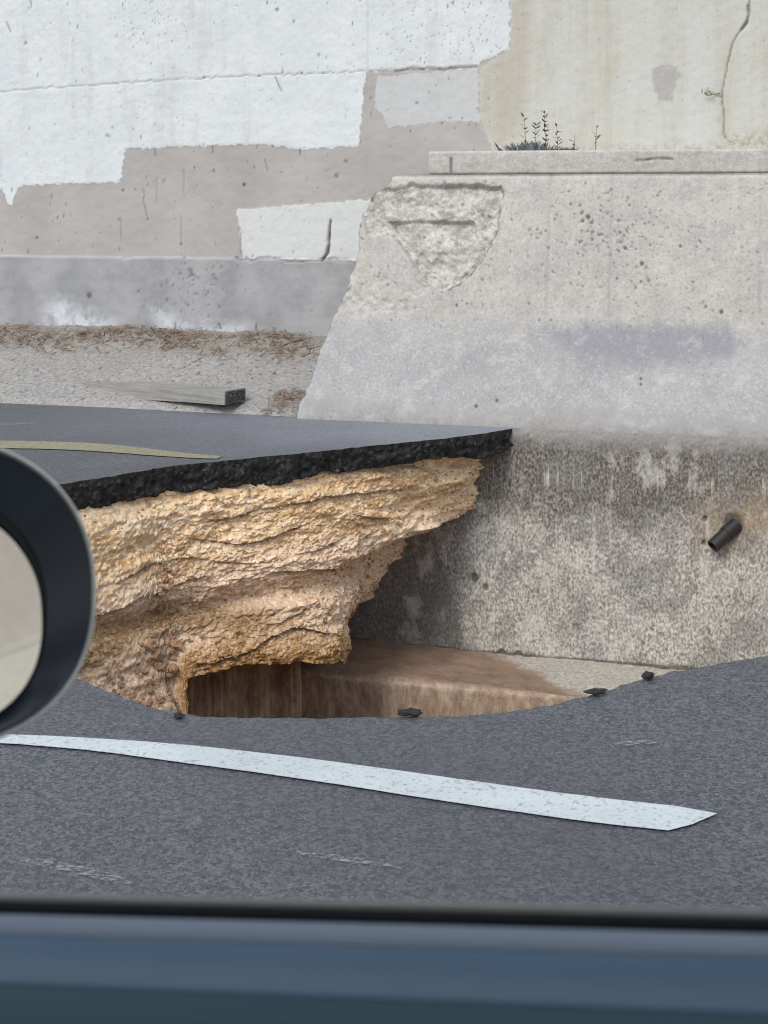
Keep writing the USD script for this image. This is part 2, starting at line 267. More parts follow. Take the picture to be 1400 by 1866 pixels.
def mat_earth():
    g = Graph('layered_earth'); p = g.pos()
    warp = g.mix(0.16, p, g('noise_texture', 'color', vector=p, scale=2.0, detail=4.0), 'add')
    bed = g.noise(g.mapped(warp, (1.6, 1.6, 17.0)), 1.0, 6.0, 0.7); bed2 = g.noise(g.mapped(warp, (3.0, 3.0, 42.0), (3, 1, 2)), 1.0, 5.0, 0.7)
    grain = g.noise(p, 48.0, 8.0, 0.85); grit = g('separate_color', 'r', color=g('voronoi_texture', 'color', vector=p, scale=105.0)); lump = g('voronoi_texture', 'distance', vector=p, scale=55.0)
    c = g.ramp(bed, [(0.36, (0.50, 0.29, 0.12)), (0.44, (0.68, 0.455, 0.23)), (0.52, (0.79, 0.575, 0.345)), (0.59, (0.84, 0.65, 0.45)), (0.68, (0.88, 0.755, 0.59))])
    pk = g.attr('pink'); c = g.mix(g.math('multiply', pk, 0.65), c, g.ramp(bed2, [(0.35, (0.60, 0.42, 0.30)), (0.5, (0.76, 0.57, 0.44)), (0.65, (0.82, 0.67, 0.55))]))
    c = g.mix(g.rng(bed2, 0.54, 0.62, 0, 0.6), c, (0.62, 0.32, 0.115)); c = g.mix(g.rng(bed2, 0.44, 0.34, 0, 0.5), c, (0.28, 0.17, 0.085))
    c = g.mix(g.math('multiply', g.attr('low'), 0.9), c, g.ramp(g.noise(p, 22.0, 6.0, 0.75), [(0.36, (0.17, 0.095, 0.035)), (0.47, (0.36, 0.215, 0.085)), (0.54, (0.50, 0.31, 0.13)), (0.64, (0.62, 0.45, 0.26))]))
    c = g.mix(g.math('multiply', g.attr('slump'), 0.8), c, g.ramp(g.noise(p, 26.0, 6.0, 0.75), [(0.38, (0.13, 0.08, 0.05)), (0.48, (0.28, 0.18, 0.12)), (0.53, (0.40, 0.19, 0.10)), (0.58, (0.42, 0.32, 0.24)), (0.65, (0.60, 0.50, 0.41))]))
    c = g.mix(g.math('multiply', g.attr('seam'), 0.5), c, (0.16, 0.10, 0.05))
    c = g.mix(g.math('multiply', g.attr('olive'), g.rng(bed2, 0.40, 0.56, 0.95, 0.35)), c, (0.24, 0.16, 0.075))
    c = g.mix(g.rng(grain, 0.53, 0.63, 0, 0.75), c, (0.84, 0.70, 0.53)); c = g.mix(g.rng(grain, 0.46, 0.38, 0, 0.5), c, (0.44, 0.275, 0.14))
    grit2 = g('separate_color', 'g', color=g('voronoi_texture', 'color', vector=p, scale=62.0)); c = g.mix(g.rng(grit2, 0.78, 0.95, 0, 0.5), c, (0.88, 0.77, 0.63)); c = g.mix(g.rng(grit2, 0.20, 0.05, 0, 0.4), c, (0.42, 0.26, 0.13)); c = g.mix(g.rng(grit, 0.78, 0.95, 0, 0.6), c, (0.90, 0.80, 0.66)); c = g.mix(g.rng(grit, 0.16, 0.03, 0, 0.4), c, (0.34, 0.205, 0.10))
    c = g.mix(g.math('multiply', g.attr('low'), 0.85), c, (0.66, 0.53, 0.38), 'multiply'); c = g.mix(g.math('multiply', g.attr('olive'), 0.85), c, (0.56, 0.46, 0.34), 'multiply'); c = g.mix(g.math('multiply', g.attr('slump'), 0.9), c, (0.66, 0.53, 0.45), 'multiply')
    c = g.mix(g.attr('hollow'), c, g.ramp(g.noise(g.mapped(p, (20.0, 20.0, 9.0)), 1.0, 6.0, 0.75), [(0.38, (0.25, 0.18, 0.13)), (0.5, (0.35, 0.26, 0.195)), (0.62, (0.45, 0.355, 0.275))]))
    h = g.math('add', g.math('multiply', bed2, 0.9), g.math('add', g.math('multiply', grain, 2.2), g.math('multiply', lump, -0.8)))
    return g.done(c, 0.95, g.bump(h, 0.5, 0.020), specular_ior_level=0.2)
def mat_gravel():
    g = Graph('gravel_bank'); g.tone = (0.68, 0.675, 0.67); p = g.pos()
    f = g.noise(p, 45.0, 6.0, 0.8); v = g('separate_color', 'r', color=g('voronoi_texture', 'color', vector=p, scale=75.0)); cl = g.noise(p, 2.5, 5.0)
    c = g.ramp(f, [(0.36, (0.23, 0.222, 0.21)), (0.5, (0.33, 0.322, 0.31)), (0.62, (0.44, 0.43, 0.415))])
    c = g.mix(g.rng(v, 0.7, 1.0, 0, 0.6), c, (0.46, 0.44, 0.42)); c = g.mix(g.rng(cl, 0.5, 0.68, 0, 0.25), c, (0.27, 0.235, 0.20))
    c = g.mix(g.math('multiply', g.attr('soil'), 0.4), c, g.ramp(f, [(0.3, (0.13, 0.085, 0.05)), (0.7, (0.30, 0.22, 0.15))]))
    return g.done(c, 0.92, g.bump(g.math('add', f, v), 0.4, 0.008))
def mat_stone(name, a, b):
    g = Graph(name); p = g.pos(); r = g('geometry', 'random_per_island')
    c = g.mix(r, a, b); c = g.mix(g.rng(g.noise(p, 60.0, 4.0), 0.4, 0.7, 0, 0.4), c, tuple(x * 0.5 for x in a))
    return g.done(c, 0.9)
def mat_timber():
    g = Graph('weathered_timber'); g.tone = (0.78, 0.775, 0.76); p = g.obj()
    grain = g.noise(g.mapped(p, (3.0, 60.0, 60.0)), 1.0, 5.0, 0.7)
    c = g.ramp(grain, [(0.3, (0.17, 0.165, 0.155)), (0.5, (0.29, 0.285, 0.275)), (0.7, (0.38, 0.37, 0.36))])
    c = g.mix(g.rng(g.noise(p, 5.0, 4.0), 0.5, 0.7, 0, 0.5), c, (0.24, 0.21, 0.18))
    return g.done(c, 0.9, g.bump(grain, 0.6, 0.006))
def mat_end():
    g = Graph('dark_end_grain'); p = g.obj(); n = g.noise(g.mapped(p, (1.0, 30.0, 90.0)), 1.0, 4.0, 0.7, 1.5)
    return g.done(g.ramp(n, [(0.42, (0.018, 0.016, 0.015)), (0.52, (0.05, 0.046, 0.042)), (0.62, (0.16, 0.155, 0.145))]), 0.9)
def mat_straw():
    g = Graph('dry_straw'); r = g('geometry', 'random_per_island')
    c = g.ramp(r, [(0, (0.18, 0.125, 0.085)), (0.4, (0.34, 0.265, 0.19)), (0.75, (0.46, 0.385, 0.29)), (1, (0.58, 0.52, 0.43))])
    return g.done(c, 0.9)
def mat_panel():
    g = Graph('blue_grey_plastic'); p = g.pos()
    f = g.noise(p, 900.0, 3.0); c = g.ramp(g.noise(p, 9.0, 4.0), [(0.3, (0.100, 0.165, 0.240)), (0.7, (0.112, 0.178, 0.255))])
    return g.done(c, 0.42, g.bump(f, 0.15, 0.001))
M = dict(asphalt=mat_asphalt(), white=mat_line('white_paint', (0.57, 0.62, 0.64), 0.6, 0.70), yellow=mat_line('yellow_paint', (0.33, 0.31, 0.185), 0.6, 0.58), edge=mat_edge(), wall=mat_wall(), barrier=mat_barrier(),
         foundation=mat_foundation(), footing=mat_footing(), earth=mat_earth(), gravel=mat_gravel(), timber=mat_timber(), straw=mat_straw(), panel=mat_panel(),
         stone=mat_stone('grey_stone', (0.22, 0.21, 0.20), (0.48, 0.46, 0.43)), sandstone=mat_stone('tan_stone', (0.34, 0.22, 0.13), (0.66, 0.52, 0.38)), rubble=mat_stone('brown_rubble', (0.30, 0.18, 0.11), (0.52, 0.44, 0.36)), tar=mat_stone('asphalt_chunk', (0.012, 0.012, 0.013), (0.03, 0.03, 0.03)),
         rubber=plain('black_rubber', (0.006, 0.006, 0.008), 0.8, specular_ior_level=0.2), lining=plain('pale_lining', (0.42, 0.40, 0.37), 0.9), pad=plain('panel_lit_blue_grey', (0.175, 0.215, 0.265), 0.6), panel_shaded=plain('panel_shaded_teal', (0.030, 0.085, 0.115), 0.55), trim=plain('grey_trim', (0.26, 0.255, 0.235), 0.45), dark=mat_end(),  # pad to teal: light and shade of the door put into colour
         housing=plain('dark_mirror_plastic', (0.013, 0.018, 0.026), 0.42), shell=plain('silver_paint', (0.44, 0.43, 0.385), 0.45, metallic=0.1, coat_weight=0.3), mirror=plain('mirror_silver', (0.86, 0.84, 0.76), 0.03, metallic=1.0),
         gap=plain('black_gap', (0.004, 0.004, 0.005), 0.8), pipe=plain('black_pipe', (0.010, 0.009, 0.009), 0.5), stem=plain('dry_stem', (0.13, 0.115, 0.075), 0.9), leaf=plain('green_leaf', (0.14, 0.17, 0.07), 0.8), rag=plain('grey_rag', (0.17, 0.175, 0.19), 0.9), dirt_shade=plain('dark_soil', (0.10, 0.065, 0.04), 0.95), pale_tone=mat_scuff())

# ------------------------------------------------------------------ road with the hole in it
RIM = [ground(1000, 776)[:2] * [1, 1], (0.70, 7.78), (0.50, 7.50), (0.26, 7.32), (0.0, 7.156), (-0.25, 7.0), (-0.489, 6.85), (-0.719, 6.71), (-0.935, 6.545), (-1.13, 6.34), (-1.314, 6.13), (-1.52, 5.5), (-1.38, 4.6), (-1.02, 4.0), (-0.719, 3.66), (-0.593, 3.53),
       (-0.43, 3.415), (-0.2, 3.395), (0.024, 3.40), (0.245, 3.426), (0.44, 3.52), (0.631, 3.68), (0.809, 3.775), (0.964, 3.856), (1.4, 4.2), (1.9, 4.8), (2.25, 5.6), (2.4, 6.6), (2.45, 7.4)][1:]
RIM = np.array(RIM, float)
_t = np.r_[0, np.cumsum(np.hypot(*np.diff(RIM, axis=0).T))]
RC = CubicSpline(_t, RIM); RLEN = _t[-1]
far_end = _t[11]                                         # the stretch seen from the car: from the barrier to behind the mirror
us = np.r_[np.linspace(0, far_end, 760)[:-1], np.linspace(far_end, RLEN, 420)]
rim = RC(us); tang = RC(us, 1); tang /= np.linalg.norm(tang, axis=1, keepdims=True)
inward = np.stack([-tang[:, 1], tang[:, 0]], 1)           # walking counter-clockwise the hole lies on the left
wob = 0.030 * fb(us * 5, 0, 0, 4, 5) + 0.022 * fb(us * 32, 0, 3, 4, 6)
wob = np.where(us > far_end, wob * 0.6 + 0.016 * fb(us * 60, 2, 1, 3, 7), wob)
rim_top = rim + inward * wob[:, None]

s_far = 70.0
def sb(s, b): return (P(s, b, 0))[:2]
hole_poly = Polygon(list(map(tuple, rim_top)) + [tuple(sb(1.85, 0.6)), tuple(sb(0.05, 0.6))]).buffer(0)
road_poly = Polygon([sb(-s_far, -45), sb(s_far, -45), sb(s_far, 0.12), sb(-s_far, 0.12)]).difference(hole_poly)
if road_poly.geom_type != 'Polygon': road_poly = max(road_poly.geoms, key=lambda q: q.area)
road = thing('road', 'grey asphalt carriageway with a broken edge round the collapsed hole', kind='structure')
v2, f2 = trimesh.creation.triangulate_polygon(road_poly, engine='earcut')
part(road, 'asphalt_surface', trimesh.Trimesh(np.c_[v2, np.zeros(len(v2))], f2, process=False), M['asphalt'])
rows = np.linspace(0, 1, 16)
thick = 0.115 + 0.05 * fb(us * 3.2, 0, 9, 3, 8) + 0.02 * fb(us * 22, 0, 2, 3, 9)
thick *= sstep(-0.35, 0.35, us) * 0.9 + 0.1
U, R = np.meshgrid(np.arange(len(us)), rows, indexing='ij')
zz = -R * thick[:, None]
px_, py_ = rim_top[:, 0][:, None] + 0 * R, rim_top[:, 1][:, None] + 0 * R
d = (0.055 * fb(px_ * 16, py_ * 16, zz * 16, 4, 11) + 0.05 * fb(px_ * 48, py_ * 48, zz * 48, 3, 12)) * np.sin(np.pi * np.clip(R * 1.1, 0, 0.55) ) - 0.02 * R
ev = np.stack([px_ + inward[:, 0][:, None] * d, py_ + inward[:, 1][:, None] * d, zz], -1)
back_row = ev[:, -1:].copy(); back_row[..., :2] -= inward[:, None] * 0.35
ev = np.concatenate([ev, back_row], 1)
part(road, 'broken_edge', (ev.reshape(-1, 3), grid_faces(len(us), 17, True)), M['edge'], smooth=True)

def ribbon(pts, widths, z, step=0.02, amp=0.003, seed=0):
    """A painted line: outline along pts, ragged at its sides."""
    pts = np.asarray(pts, float)[:, :2]; t = np.r_[0, np.cumsum(np.hypot(*np.diff(pts, axis=0).T))]
    c = CubicSpline(t, pts); w = PchipInterpolator(t, widths); u = np.linspace(0, t[-1], max(8, int(t[-1] / step)))
    q = c(u); tg = c(u, 1); tg /= np.linalg.norm(tg, axis=1, keepdims=True); nn = np.stack([-tg[:, 1], tg[:, 0]], 1)
    a = q + nn * (w(u) / 2 + amp * 2 * fb(u * 22, 0, 0, 3, seed))[:, None]; b = q - nn * (w(u) / 2 + amp * 2 * fb(u * 22, 5, 0, 3, seed + 1))[:, None]
    return a, b
a, b = ribbon([ground(-260, 1341), ground(0, 1349), ground(175, 1360), ground(350, 1378), ground(600, 1410), ground(900, 1454), ground(1222, 1494)], [0.040, 0.052, 0.070, 0.096, 0.108, 0.116, 0.118], 0.004, amp=0.0012, seed=20)
tip = ground(1308, 1486)[:2]
outline = np.r_[a, [tip], [ground(1262, 1506)[:2]], b[::-1]]
_v, _f = trimesh.creation.triangulate_polygon(Polygon(outline).buffer(0), engine='earcut')
part(road, 'lane_marking', trimesh.Trimesh(np.c_[_v, np.full(len(_v), 0.004)], _f, process=False), M['white'])
a, b = ribbon([ground(-900, 800), ground(-350, 803), ground(0, 811), ground(150, 815), ground(260, 824), ground(400, 835)], [0.21, 0.21, 0.21, 0.20, 0.15, 0.07], 0.004, seed=22)
_p = Polygon(np.r_[a, b[::-1]]).buffer(0).difference(hole_poly.buffer(0.02))
if _p.geom_type != 'Polygon': _p = max(_p.geoms, key=lambda q: q.area)
_v, _f = trimesh.creation.triangulate_polygon(_p, engine='earcut')
part(road, 'edge_marking', trimesh.Trimesh(np.c_[_v, np.full(len(_v), 0.004)], _f, process=False), M['yellow'])
# worn scuffs on the near lane
for k, (pp0, pp1, ww) in enumerate((((540, 1557), (735, 1586), 0.022), ((50, 1570), (240, 1612), 0.030), ((-20, 774), (62, 773), 0.06), ((1120, 1360), (1200, 1354), 0.03))):
    a, b = ribbon([ground(*pp0), (ground(*pp0) + ground(*pp1)) / 2 + [0, 0.004, 0], ground(*pp1)], [ww * 0.4, ww, ww * 0.3], 0.004, amp=0.004, seed=40 + k)
    _n = len(a); part(road, 'scuff_mark', (np.c_[np.r_[a, b], np.full(2 * _n, 0.0035)], np.array([(q, q + 1, _n + q + 1) for q in range(_n - 1)] + [(q, _n + q + 1, _n + q) for q in range(_n - 1)])[:, ::-1]), M['pale_tone'])

# ------------------------------------------------------------------ ground beyond the road, floor of the hole
big = 900.0
outer = Polygon([(-big, -big), (big, -big), (big, big), (-big, big)]).difference(Polygon([sb(-s_far, -45), sb(s_far, -45), sb(s_far, 0.9), sb(-s_far, 0.9)]))
_v, _f = trimesh.creation.triangulate_polygon(outer, engine='earcut')
part(None, 'ground', trimesh.Trimesh(np.c_[_v, np.full(len(_v), -0.03)], _f, process=False), M['dirt_shade'], kind='structure', label='dusty brown ground stretching away beyond the road')
gx, gy = np.meshgrid(np.linspace(-3.2, 4.2, 120), np.linspace(2.4, 8.2, 100), indexing='ij')
part(None, 'hole_floor', (np.stack([gx, gy, -2.1 + 0.25 * fb(gx * 1.2, gy * 1.2, 0, 4, 3)], -1).reshape(-1, 3), grid_faces(120, 100)), M['dirt_shade'], smooth=True, kind='structure', label='muddy floor at the bottom of the collapsed hole')

# ------------------------------------------------------------------ earth laid bare under the road
ZR = np.r_[np.linspace(0, 1, 330), np.linspace(1.0, 1.5, 44)[1:]]          # 0..1 down to the lip, beyond it back under the overhang
LIPX, LIPZ = [-2000, 150, 238, 285, 400, 520, 640, 760, 900], [-2.2, -2.2, -2.0, -0.86, -0.84, -0.87, -0.94, -1.0, -1.02]
pxs = 700 + 2800 * rim[:, 0] / rim[:, 1]
lip = np.interp(pxs, LIPX, LIPZ); lip[us > far_end * 1.02] = -2.2
lip = lip + np.where(lip > -1.3, 0.05, 0.25) * fb(us * 14, 0, 0, 4, 43) * (us < far_end)
lip = np.convolve(np.pad(lip, 6, 'edge'), np.ones(13) / 13, 'valid')
top = -thick * 0.93
UU, TT = np.meshgrid(us, ZR, indexing='ij')
lipU, topU = lip[:, None], top[:, None]
tt = np.clip(TT, 0, 1)
z = topU + (lipU - topU) * tt
shift = PchipInterpolator(-np.array([0, 0.11, 0.176, 0.435, 0.55, 0.787, 0.963, 1.05, 1.4, 2.5])[::-1], np.array([-0.06, -0.13, -0.17, -0.25, -0.50, -0.70, -0.83, -0.89, -0.95, -0.95])[::-1])(np.clip(z, -2.4, 0))
shift = shift + 0.16 * fb(UU * 3, 0, z * 9, 4, 48) + 0.07 * fb(UU * 12, 3, z * 34, 2, 49)
wr = 1 - sstep(0.10, 1.50, UU)
prof = PchipInterpolator([-2.5, -1.6, -1.05, -0.9, -0.78, -0.66, -0.60, -0.5, -0.36, -0.3, -0.2, -0.08, 0.0], [0.45, 0.35, 0.22, 0.17, 0.15, 0.125, 0.05, 0.10, 0.055, 0.045, 0.03, -0.035, -0.05])(z)
X, Y = rim[:, 0][:, None] + 0 * z, rim[:, 1][:, None] + 0 * z
warp = 0.10 * fb(X * 1.3, Y * 1.3, z * 1.1, 3, 30)
zw = z + warp + 0.05 * np.sin(UU * 2.1 + 1.0)
strata = 0.040 * fb(UU * 1.3, 0, zw * 12, 4, 31) + 0.020 * np.abs(fb(UU * 3.5, 4, zw * 26, 3, 32))
rough = 0.040 * fb(X * 7, Y * 7, z * 13, 4, 33) + 0.036 * fb(X * 30, Y * 30, z * 44, 3, 34) + 0.017 * fb(X * 110, Y * 110, z * 120, 2, 41)
seam = np.zeros_like(z)
for z0, amp, wl, u0, u1 in ((-0.33, 0.035, 0.9, 0.2, 1.9), (-0.50, 0.03, 1.3, 0.3, 2.6), (-0.66, 0.045, 0.8, 0.9, 2.6), (-0.23, 0.02, 1.6, 0.1, 2.2), (-0.42, 0.03, 1.1, 1.1, 2.5), (-0.78, 0.03, 0.7, 0.8, 2.4)):
    zc = z0 + amp * np.sin(UU / wl * 2 * np.pi + z0 * 40) + 0.03 * fb(UU * 6, z0 * 50, 0, 3, 35)
    w = sstep(u0 - 0.2, u0 + 0.3, UU) * (1 - sstep(u1 - 0.3, u1 + 0.2, UU)) * sstep(-0.25, 0.15, fb(UU * 4, z0 * 9, 1, 2, 36))
    dz = z - zc
    strata = strata + w * np.where(dz > 0, 0.012 * np.exp(-dz / 0.05), -0.014 * np.exp(dz / 0.025))
    seam = np.maximum(seam, w * np.exp(-((dz + 0.008) / 0.010) ** 2))
fade = sstep(0.0, 0.05, tt)
off = prof + (strata + rough) * (0.35 + 0.65 * fade) - 0.02
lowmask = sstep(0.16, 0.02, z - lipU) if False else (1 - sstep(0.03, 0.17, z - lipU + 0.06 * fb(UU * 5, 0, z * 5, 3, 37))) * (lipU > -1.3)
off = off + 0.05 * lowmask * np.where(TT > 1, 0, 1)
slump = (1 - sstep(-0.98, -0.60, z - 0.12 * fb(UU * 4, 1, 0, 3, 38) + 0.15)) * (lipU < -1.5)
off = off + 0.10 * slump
off = off * (0.15 + 0.85 * sstep(0.0, 1.2, UU))
over = np.clip(TT - 1, 0, None) * 2
back_ = np.clip(over / 0.3, 0, 1); down = np.clip((over - 0.3) / 0.7, 0, 1)
off = off - 0.45 * (1 + 0.9 * fb(UU * 2.6, 0, 4, 3, 47)) * back_ ** 0.8 + 0.06 * down + 0.03 * back_ * fb(UU * 6, z * 0, down * 4, 3, 39)
z = z + 0.05 * back_ - 1.1 * down
ex = X + inward[:, 0][:, None] * off + E[0] * shift * wr
ey = Y + inward[:, 1][:, None] * off + E[1] * shift * wr
pink = sstep(-0.30, -0.45, z) * (1 - 0) if False else (1 - sstep(-0.50, -0.34, z + 0.1 * fb(UU * 2, 0, z * 3, 3, 40))) * (1 - lowmask)
cliff = thing('earth_bank', 'tan layered earth with pebbles laid bare under the broken asphalt', kind='structure')
cliff_pts = np.stack([ex, ey, z], -1)
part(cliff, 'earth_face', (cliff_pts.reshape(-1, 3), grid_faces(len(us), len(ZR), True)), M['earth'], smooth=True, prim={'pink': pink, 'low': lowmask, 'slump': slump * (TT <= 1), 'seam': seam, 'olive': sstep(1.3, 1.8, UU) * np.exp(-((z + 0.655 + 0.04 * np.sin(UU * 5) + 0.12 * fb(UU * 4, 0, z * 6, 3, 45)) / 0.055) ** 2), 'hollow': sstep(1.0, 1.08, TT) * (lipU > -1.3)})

def pebble(r, seed):
    q = np.random.default_rng(seed); m = trimesh.creation.icosphere(1, 1.0)
    v = m.vertices * (1 + 0.30 * q.uniform(-1, 1, (len(m.vertices), 1))) * np.array([1, q.uniform(0.6, 0.95), q.uniform(0.45, 0.8)]) * r
    a = q.uniform(0, 6.28); R_ = trimesh.transformations.euler_matrix(q.uniform(-.5, .5), q.uniform(-.5, .5), a)[:3, :3]
    return v @ R_.T, m.faces
def pile(points, sizes, seed=0):
    vs, fs, n = [], [], 0
    for k, (p, r) in enumerate(zip(points, sizes)):
        v, f = pebble(r, seed + k); vs.append(v + p); fs.append(f + n); n += len(v)
    return np.vstack(vs), np.vstack(fs)
pr = np.random.default_rng(12)
seen = np.nonzero((us > 0.1) & (us < far_end))[0]
ii, jj = pr.choice(seen, 2600), (pr.random(2600) ** 0.8 * 328).astype(int)
_c = np.nonzero((pxs > 150) & (pxs < 290) & (us < far_end))[0]; _i, _j = pr.choice(_c, 260), pr.integers(100, 250, 260)
part(cliff, 'rubble', pile(cliff_pts[_i, _j], np.clip(pr.lognormal(-4.3, 0.45, 260), 0.006, 0.035), 9000), M['rubble'], kind='stuff')
part(cliff, 'pebbles', pile(cliff_pts[ii, jj], np.clip(pr.lognormal(-5.25, 0.42, 2600), 0.003, 0.017), 100), M['sandstone'], kind='stuff')

# ------------------------------------------------------------------ foundation wall that the hole laid bare
fd = thing('foundation_wall', 'stained concrete foundation wall laid bare in the hole beneath the barrier', 'wall', O, -YAW)
fs = np.r_[np.linspace(-4, -1.2, 40)[:-1], np.arange(-1.2, 1.95, 0.007), np.linspace(1.96, 4, 60)]; fz = np.r_[np.arange(-1.14, 0.001, 0.007), 0.0]; fz = np.unique(np.round(fz, 5))
S, Z = np.meshgrid(fs, fz, indexing='ij')
h = 0.010 * fb(S * 3, 0, Z * 3, 3, 50) + 0.007 * fb(S * 25, 0, Z * 25, 4, 51) + 0.003 * fb(S * 80, 0, Z * 80, 2, 52)
h += -0.02 * sstep(-0.10, 0.0, Z) ** 2 * 0 + 0.012 * sstep(-0.13, -0.02, Z)
drip, dirt_shade = np.zeros_like(h), np.zeros_like(h)
for x, y0, y1, w in ((1083, 938, 1065, 0.006), (1112, 925, 985, 0.004), (1175, 865, 900, 0.004), (1258, 858, 905, 0.005), (1392, 870, 905, 0.005), (1290, 945, 985, 0.007)):
    s0, za = upright(x, y0, 0); _, zb_ = upright(x, y1, 0)
    drip = np.maximum(drip, (1 - sstep(w * 0.5, w * 1.6, np.abs(S - s0 - 0.008 * fb(0, 0, Z * 30, 2, x)))) * sstep(zb_ - 0.03, zb_ + 0.05, Z) * (1 - sstep(za - 0.02, za + 0.02, Z)))
h += drip * 0.004
spots = []
fr = np.random.default_rng(21)
for k in range(260): spots.append((fr.uniform(-0.4, 1.9), fr.uniform(-1.1, -0.03), fr.uniform(0.004, 0.009), fr.uniform(0.005, 0.013), 0.003, fr.uniform(0.1, 0.45)))
for x, y, r in ((1338, 958, 0.045), (1286, 945, 0.010), (1283, 990, 0.010), (865, 1053, 0.018), (885, 1070, 0.014), (915, 1192, 0.02), (945, 1196, 0.02)): spots.append((*upright(x, y, 0), r, r * 1.2, 0.012, 0.8))
dimple(h, dirt_shade, fs, fz, spots)
dirt_shade = np.maximum(dirt_shade, 0.85 * (1 - sstep(-1.128, -1.118, Z + 0.02 * fb(S * 8, 0, 0, 4, 57))))
dampP = [upright(x, y, 0) for x, y in ((600, 960), (770, 960), (800, 985), (815, 1040), (838, 1110), (852, 1200), (600, 1200))]
tanP = [upright(x, y, 0) for x, y in ((1290, 930), (1330, 915), (1480, 915), (1480, 985), (1330, 985), (1275, 970))]
V = np.stack([S, -h, Z], -1)
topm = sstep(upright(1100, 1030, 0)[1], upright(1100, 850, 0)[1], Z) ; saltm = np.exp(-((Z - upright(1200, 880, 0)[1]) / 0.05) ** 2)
lipm = sstep(-0.13 , -0.01, Z + 0.04 * fb(S * 8, 0, Z * 8, 3, 55))
part(fd, 'wall_face', (V.reshape(-1, 3), grid_faces(len(fs), len(fz))), M['foundation'], smooth=True, prim={'top': topm, 'tan': inside(tanP, S, Z), 'damp': inside(dampP, S, Z), 'salt': saltm, 'lip': lipm, 'drip': drip, 'dirt_shade': dirt_shade})
# footing: a ledge with a streaked face below it
ls = np.arange(-3.2, 3.2, 0.012); prof_b = np.r_[np.linspace(0.05, -0.50, 46), np.linspace(-0.505, -0.52, 4), np.full(50, -0.52)]; prof_z = np.r_[np.linspace(-1.135, -1.15, 46), np.linspace(-1.152, -1.165, 4), np.linspace(-1.18, -2.3, 50)]
S2, BB = np.meshgrid(ls, prof_b, indexing='ij'); _, Z2 = np.meshgrid(ls, prof_z, indexing='ij')
up = (np.arange(100) < 46)[None, :] + 0 * S2
hh = 0.02 * fb(S2 * 6, BB * 6, Z2 * 6, 4, 60) + 0.012 * fb(S2 * 40, BB * 40, Z2 * 40, 3, 61)
_m0, _m1 = upright(900, 1192, 0.0)[0], upright(1065, 1258, -0.5)[0]
mudline = _m0 + (_m1 - _m0) * (-BB / 0.5) - S2
V = np.stack([S2, BB - np.where(up > 0, 0, hh), Z2 + np.where(up > 0, hh + 0.03 * np.clip(mudline, 0, 0.5), 0)], -1)
part(fd, 'footing', (V.reshape(-1, 3), grid_faces(len(ls), 100, True)), M['footing'], smooth=True, prim={'mud': mudline, 'face': (1 - up) * 1.0})

# black pipe stub sticking out of the foundation wall
ps, pz = upright(1335, 962, 0)
pipe = thing('drain_pipe', 'short black drain pipe stub sticking out of the stained foundation wall', 'pipe', P(ps, 0, pz))
tube = trimesh.creation.annulus(0.025, 0.033, 0.17, sections=28)
tube.apply_translation([0, 0, 0.055])
axis = -B * 0.55 - E * 0.62 - np.array([0, 0, 0.56]); axis /= np.linalg.norm(axis)
Rm = trimesh.geometry.align_vectors([0, 0, 1], axis); tube.apply_transform(Rm)
part(pipe, 'pipe_wall', tube, M['pipe'], smooth=30)
col = trimesh.creation.annulus(0.033, 0.0365, 0.02, sections=28); col.apply_translation([0, 0, 0.035]); col.apply_transform(Rm)
part(pipe, 'collar', col, M['pipe'], smooth=30)

# ------------------------------------------------------------------ concrete barrier
bar = thing('concrete_barrier', 'pale concrete safety barrier with a spalled top corner beside the hole', 'barrier', O, -YAW)
PB, PZ = [1.0, 0.457, 0.444, 0.30, 0.27, 0.035, 0.008, 0.0], [1.275, 1.275, 1.262, 0.54, 0.46, 0.055, 0.02, -0.03]
pl = np.r_[0, np.cumsum(np.hypot(np.diff(PB), np.diff(PZ)))]
vv = np.unique(np.r_[np.linspace(0, pl[1], 24), np.arange(pl[1], pl[-1], 0.0065), pl[-1]])
pb = np.interp(vv, pl, PB); pz_ = np.interp(vv, pl, PZ)
pbs = np.convolve(np.pad(pb, 4, 'edge'), np.ones(9) / 9, 'valid'); pzs = np.convolve(np.pad(pz_, 4, 'edge'), np.ones(9) / 9, 'valid')
pbs[:24], pzs[:24] = pb[:24], pz_[:24]
nb, nz = -np.gradient(pzs), np.gradient(pbs); ln = np.hypot(nb, nz); nb, nz = -nb / ln * -1, nz / ln
if nb[len(nb) // 2] > 0: nb, nz = -nb, -nz                 # outwards: towards the road
sx = np.r_[np.arange(0, 2.75, 0.0065), np.linspace(2.76, 4.5, 60), np.linspace(5, 60, 60)]
def face(x, y):
    """(s, z) where a line of sight meets the sloping face of the barrier."""
    b = 0.2
    for _ in range(12): s, z = upright(x, y, b); b = float(np.interp(z, PZ[::-1], PB[::-1]))
    return s, z
endp = [face(545, 748), face(560, 705), face(600, 595), face(632, 520), face(652, 455), face(660, 385), face(680, 352), face(704, 338), face(712, 330)]
ez = np.array([q[1] for q in endp]); es = np.array([q[0] for q in endp]); o_ = np.argsort(ez)
send = np.interp(pzs, ez[o_], es[o_]); send = send + 0.03 * fb(vv * 9, 0, 0, 3, 70) + 0.015 * fb(vv * 40, 0, 0, 3, 71)
S = send[None, :] + sx[:, None]; Zp = np.broadcast_to(pzs, S.shape).copy(); Bp = np.broadcast_to(pbs, S.shape).copy()
front = (vv > pl[1])[None, :] + 0 * S
h = 0.012 * fb(S * 2.2, 0, Zp * 2.2, 3, 72) + 0.005 * fb(S * 30, 0, Zp * 30, 3, 73)
dirt_shade = np.zeros_like(h)
